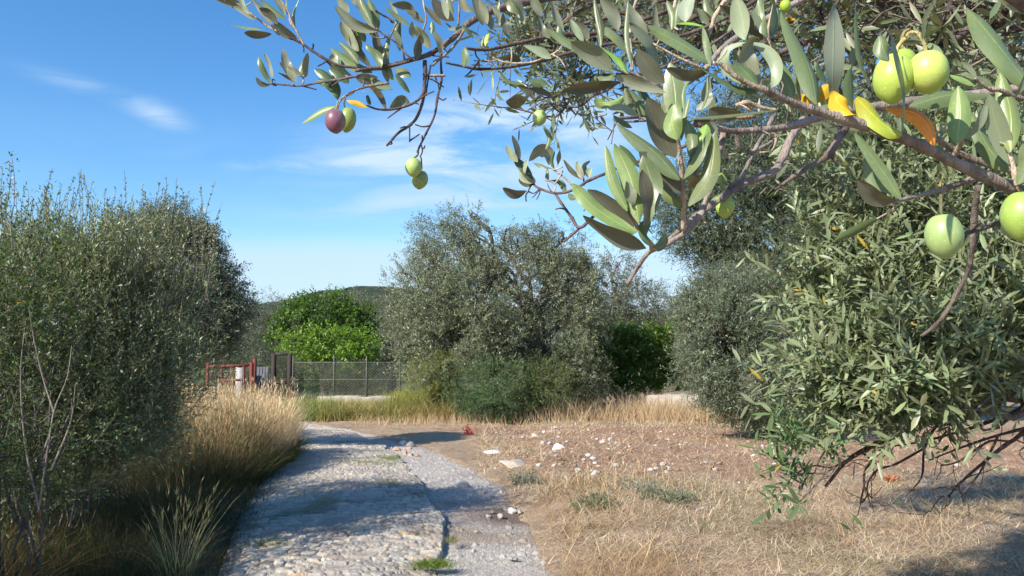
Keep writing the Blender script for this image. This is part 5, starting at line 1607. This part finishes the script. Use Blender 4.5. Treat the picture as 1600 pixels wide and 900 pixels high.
# 5 the small spray left of the big leaves, a little further off
b5 = branch([([(1112, 204), (1070, 228), (1040, 240), (990, 254), (966, 262), (944, 272), (920, 282), (895, 297), (868, 302), (842, 294), (832, 286)], 3.6, 2.2, (.85, .7, .7), .70, .96), ([(868, 303), (876, 316), (892, 338), (906, 356), (930, 336), (950, 326)], 2.6, 2.8, (.8, .65, .65), .95, .9),
             ([(906, 356), (890, 370), (880, 378)], 2.6, 2.2, (.8, .65, .65), .93, .93), ([(895, 290), (880, 276), (866, 266), (862, 262)], 1.8, 1.4, YOUNG, .95, .95), ([(832, 287), (826, 298), (834, 302), (842, 296)], 1.2, 1., (.6, .5, .5), .95, .95),
             ([(912, 290), (912, 280), (910, 276)], 2, 1.4, (.6, .5, .5), .95, .95), ([(866, 300), (868, 290), (862, 284), (852, 282)], 1.6, 1.2, YOUNG, .95, .95), ([(912, 330), (918, 320), (924, 312)], 1.2, .8, (.6, .5, .5), .95, .95)],
            [LL(811, 254, 800, 211, 9, 'b'), LL(809, 253, 792, 227, 10, 'p'), LL(832, 283, 803, 246, 15, 'd'), LL(838, 285, 824, 250, 15, 'p'), ([(858, 258), (856, 240), (841, 235), (826, 252)], 17, 'u'), LL(862, 263, 833, 254, 7, 't'),
             LL(834, 288, 810, 281, 13, 'b'), LL(824, 298, 785, 293, 10, 'b'), ([(884, 303), (876, 285), (858, 281)], 9, 't'), LL(855, 284, 855, 263, 6, 't'), LL(866, 266, 867, 236, 5, 'd'), LL(871, 260, 875, 232, 5, 'u'),
             LL(909, 280, 880, 249, 7, 'b'), LL(911, 280, 902, 252, 10, 'p'), ([(912, 276), (912, 258), (922, 251)], 8, 'u'), LL(920, 278, 925, 263, 10, 'p'), LL(852, 234, 848, 195, 7, 't'), LL(902, 306, 888, 302, 8, 't'), LL(836, 282, 818, 274, 7, 'p')], .95, .3)

# 6 the tangle of limbs and leaves behind, closing the top of the view
g = Geo(); tips = []
TANGLE = [([(1900, 20), (1640, 4), (1560, 6), (1480, 10), (1400, 20), (1330, 40), (1270, 62), (1200, 90)], 12, 5, 1.9), ([(1900, -60), (1620, -10), (1480, 16), (1440, 18), (1330, -6), (1200, -30)], 10, 6, 1.7),
          ([(1640, 30), (1560, 20), (1500, 28), (1430, 20), (1360, 34), (1290, 36), (1230, 34)], 9, 3.5, 2.0), ([(1460, 8), (1436, 22), (1424, 44), (1412, 60)], 7, 4, 1.6), ([(1436, 20), (1432, 60), (1428, 84)], 5, 3, 1.7),
          ([(1478, 26), (1474, 50), (1470, 64), (1460, 74)], 7, 6, 1.6), ([(1520, 40), (1500, 56), (1470, 74), (1452, 84)], 7, 6, 1.6), ([(1600, 10), (1560, 40), (1520, 44), (1470, 38), (1400, 16)], 8, 4, 1.7),
          ([(1400, 6), (1350, 22), (1322, 40), (1290, 54), (1262, 66)], 6, 3, 1.8), ([(1290, -20), (1260, 20), (1240, 44), (1180, 70), (1110, 78)], 6, 3, 1.9), ([(1180, 10), (1130, 40), (1090, 60), (1040, 64), (980, 66)], 5, 2.4, 2.0),
          ([(1250, 0), (1210, -6), (1120, 10), (1060, 40), (1000, 56), (920, 62), (860, 58)], 7, 3, 1.9), ([(1100, -10), (1020, 4), (940, 30), (880, 44), (840, 50)], 5, 2.4, 1.8), ([(960, -10), (900, 20), (860, 52), (820, 64)], 4.5, 2.4, 1.7),
          ([(1560, 60), (1600, 40), (1700, 30)], 6, 7, 1.7), ([(1310, 0), (1292, 30), (1280, 42)], 4, 3, 1.7), ([(1060, 120), (1000, 116), (930, 118), (870, 124)], 3.2, 2, 1.8), ([(900, 110), (880, 150), (900, 180)], 2.2, 1.4, 1.7), ([(1620, 60), (1560, 52), (1540, 70), (1500, 90)], 5, 3, 2.1)]
ends6 = []
for pts, r0, r1, yy in TANGLE:
    if pts[-1][0] < 1150: yy *= 1.5
    pp = stem(g, pts, r0, r1, yy, (.85, .72, .68), yy * R.uniform(.95, 1.1))
    tips += list(pp[2:]); ends6 += list(pp)
    for _ in range(len(pts) * 2):
        i = R.integers(2, len(pp)); d = norm(randdir(1)[0] + [-.3, -.1, 0]) * R.uniform(.08, .26)
        sp = wander(pp[i], pp[i] + d, 4, .12); tube(g, sp, np.linspace(2.0, 1.0, len(sp)) * yy / FPX, 4, (.9, .78, .72), False); tips += list(sp[3:])
b6 = g.build('branch', M_BARK, OT, smooth=True)
lichen(b6, [(1237, 4, 1.65, 9), (1275, 4, 1.65, 7), (1478, 14, 1.6, 7), (1502, 16, 1.6, 6), (1474, 56, 1.55, 9), (1590, 6, 1.65, 6), (1124, 28, 1.6, 6)], ends6)
tips = np.array(tips)
u_ = 800 + tips[:, 0] / tips[:, 1] * FPX
keep = R.random(len(tips)) < np.interp(u_, [600, 900, 1150, 1300, 1700], [.8, .7, .35, .2, .2])
P = tips[keep]
gl = Geo()
twigs_leaves(gl, P, randdir(len(P)) + [-.35, -.1, .1], dict(len=.056, wid=.0115, twig=.17, per=9, col=(.135, .165, .09), splay=.75, up=.5, detail=1, sag=-.1, face=.5), g2 := Geo())
g2.build('twigs', M_BARK, b6); gl.build('leaves', M_LEAF, b6)
# the canopy above the frame and beyond the tangle
lb = [lob(1000, 10, 4.8, 130, 50), lob(880, 20, 4.4, 90, 40, .8), lob(1150, 30, 5.0, 110, 60), lob(1080, -140, 5.2, 200, 90, .8), lob(1300, -60, 5.2, 160, 70, .8)]
P, D, _ = crown_points(lb, 900, .25, .44, 2.2, .5, 77)
gl, g2 = Geo(), Geo()
A = np.array(lb)
E = []
for lbk in A:
    p2 = wander([1.9, 2.2, 2.75], lbk[:3], 6, .06); tube(g2, p2, np.linspace(.035, .010, len(p2)), 6, (.85, .72, .68), False, .15); E += list(p2[4:])
    for j in range(7):
        p3 = wander(p2[R.integers(4, len(p2))], lbk[:3] + randdir(1)[0] * lbk[3:6] * .9, 5, .1); tube(g2, p3, np.linspace(.009, .003, len(p3)), 5, (.85, .72, .68), False); E += list(p3[2:])
E = np.array(E)
for i in range(0, len(P), 2):
    dd = np.linalg.norm(E - P[i], axis=1); j = int(np.argmin(dd))
    if .03 < dd[j] < .8: tube(g2, wander(E[j], P[i], 3, .08), np.linspace(.004, .002, 6), 4, (.85, .75, .7), False)
b7 = g2.build('branch', M_BARK, OT, smooth=True)
gt = Geo()
twigs_leaves(gl, P, D * .5 + np.array([-.3, 0, -.05]) + R.normal(size=D.shape) * .4, dict(near_spec, per=14, col=(.115, .140, .072), sag=-.15), gt)
gt.build('twigs', M_BARK, b7); gl.build('leaves', M_LEAF, b7)


# ------------------------------------------------------------------ the olives
def olive(px_, py_, w_, h_, Y, label, c0, c1=None, tilt=0., stalk=None, sw=1.7, sc=(.55, .52, .26), blush=(-.6, -.5, .3)):
    c = pix(px_, py_, Y); s = Y / FPX
    root = thing('olive', c, label, 'olive')
    V = SPHO.copy()
    r = 1 + .04 * (vnoise(V * 1.6 + px_, 3) - .5)
    nip = .06 * np.exp(-((V[:, 2] + 1) / .05) ** 1.0) + .0
    dim = -.10 * np.exp(-((V[:, 2] - 1) / -.06))
    k = 1 - .10 * np.clip(-V[:, 2], 0, 1) ** 2
    W_ = np.c_[V[:, 0] * k, V[:, 1] * k, V[:, 2]] * (r + nip + np.where(V[:, 2] > .7, dim, 0))[:, None] * np.array([w_ * .5 * s, w_ * .5 * s, h_ * .5 * s])
    ct, st = math.cos(tilt), math.sin(tilt)
    W_ = np.c_[W_[:, 0] * ct + W_[:, 2] * st, W_[:, 1], -W_[:, 0] * st + W_[:, 2] * ct]
    col = np.repeat(np.array([c0]), len(V), 0) * (1 + .12 * (fbm(V * 2.2 + px_, 4, 2) - .5))[:, None]
    if c1 is not None:
        f = ss(V @ norm(np.array(blush)) + (fbm(V * 2 + 3, 6, 2) - .5) * .5, -.25, .35)[:, None]
        col = col * (1 - f) + np.array(c1) * f
    g = Geo(); g.add(W_ + c, SPHOQ, None, col)
    g.build('flesh', M_OLIVE, root, smooth=True)
    top = c + np.array([math.sin(tilt), 0, math.cos(tilt)]) * h_ * .45 * s
    if stalk:
        pp = spline([top] + [pix(a_, b_, Y) for a_, b_ in stalk], 14)
        g = Geo(); tube(g, pp, np.linspace(sw * 1.15, sw, 14) * s, 7, np.array(sc) * 4.2, True, .1)
        g.build('stalk', M_BARK, root, smooth=True)
    return root


SPHO, SPHOQ = icos(15)
GRN = (.30, .44, .06)
PALE = (.36, .48, .15)
olive(524, 189, 33, 39, .775, 'ripening purple olive hanging from the left end of the branch', (.24, .19, .16), (.20, .085, .12), -.1, [(526, 168), (528, 158)], 1.3, blush=(-.5, -.6, -.1))
olive(543, 187, 27, 40, .80, 'green olive tucked behind the purple one', (.26, .33, .08), None, .12, [(538, 165), (540, 150)], 1.2)
olive(646, 261, 26, 31, .85, 'pale green olive, upper of the hanging pair over the open sky', PALE, None, -.05, [(652, 243), (654, 236)], 1.3, (.2, .16, .1))
olive(656, 280, 26, 31, .87, 'shaded green olive, lower of the hanging pair over the open sky', (.28, .36, .12), None, .1, [(659, 262), (658, 246)], 1.2, (.2, .16, .1))
olive(843, 184, 22, 26, .95, 'small lone olive with shadow stripes above the little leafy spray', PALE, None, .2, [(842, 172), (843, 168)], 1.2)
olive(1133, 322, 29, 38, .615, 'lone lit green olive on a short stalk below the forked limb', (.34, .48, .11), None, .08, [(1134, 300), (1138, 292)], 1.6)
olive(1396, 122, 61, 82, .425, 'large yellow green olive half covered by a dark upright leaf', GRN, (.40, .52, .10), .1, [(1402, 75), (1412, 62), (1420, 58)], 3.0)
olive(1411, 98, 40, 46, .46, 'mostly hidden olive peeping out between the two large ones', GRN, None, .2, [(1408, 70), (1412, 52), (1420, 46)], 2.6)
olive(1450, 112, 61, 70, .42, 'large bright olive with a shiny highlight, right of the leaf covered one', (.32, .46, .07), (.46, .55, .13), -.05, [(1443, 66), (1432, 50), (1420, 52), (1416, 58)], 2.6)
olive(1475, 368, 56, 72, .455, 'big pale olive with a small pointed tip hanging below the near limb', (.30, .40, .15), None, -.08, [(1470, 320), (1470, 300)], 2.4, (.22, .24, .14))
olive(1596, 336, 60, 78, .46, 'olive cut off by the right edge beside a dark twig', (.30, .42, .09), None, .1, [(1590, 292), (1592, 280)], 2.4)
olive(1227, 9, 17, 20, .60, 'small bright green olive high beside the upright leaves at the top edge', (.30, .46, .04), None, 0, [(1228, -4), (1232, -14)], 1.4)
olive(1217, 27, 18, 26, .61, 'small pale olive just below the bright one at the top edge', (.36, .46, .12), None, .1, [(1222, 8), (1228, -6)], 1.3)
olive(1021, 78, 16, 13, .62, 'pale yellow olive lit between big leaves at the top middle', (.62, .55, .22), None, .3, [(1026, 70), (1030, 62)], 1.2)
olive(1369, 445, 10, 10, 3.0, 'tiny round pale olive on the near tree left of the big hanging one', (.46, .52, .22), None, 0, [(1370, 438), (1374, 432)], .8)
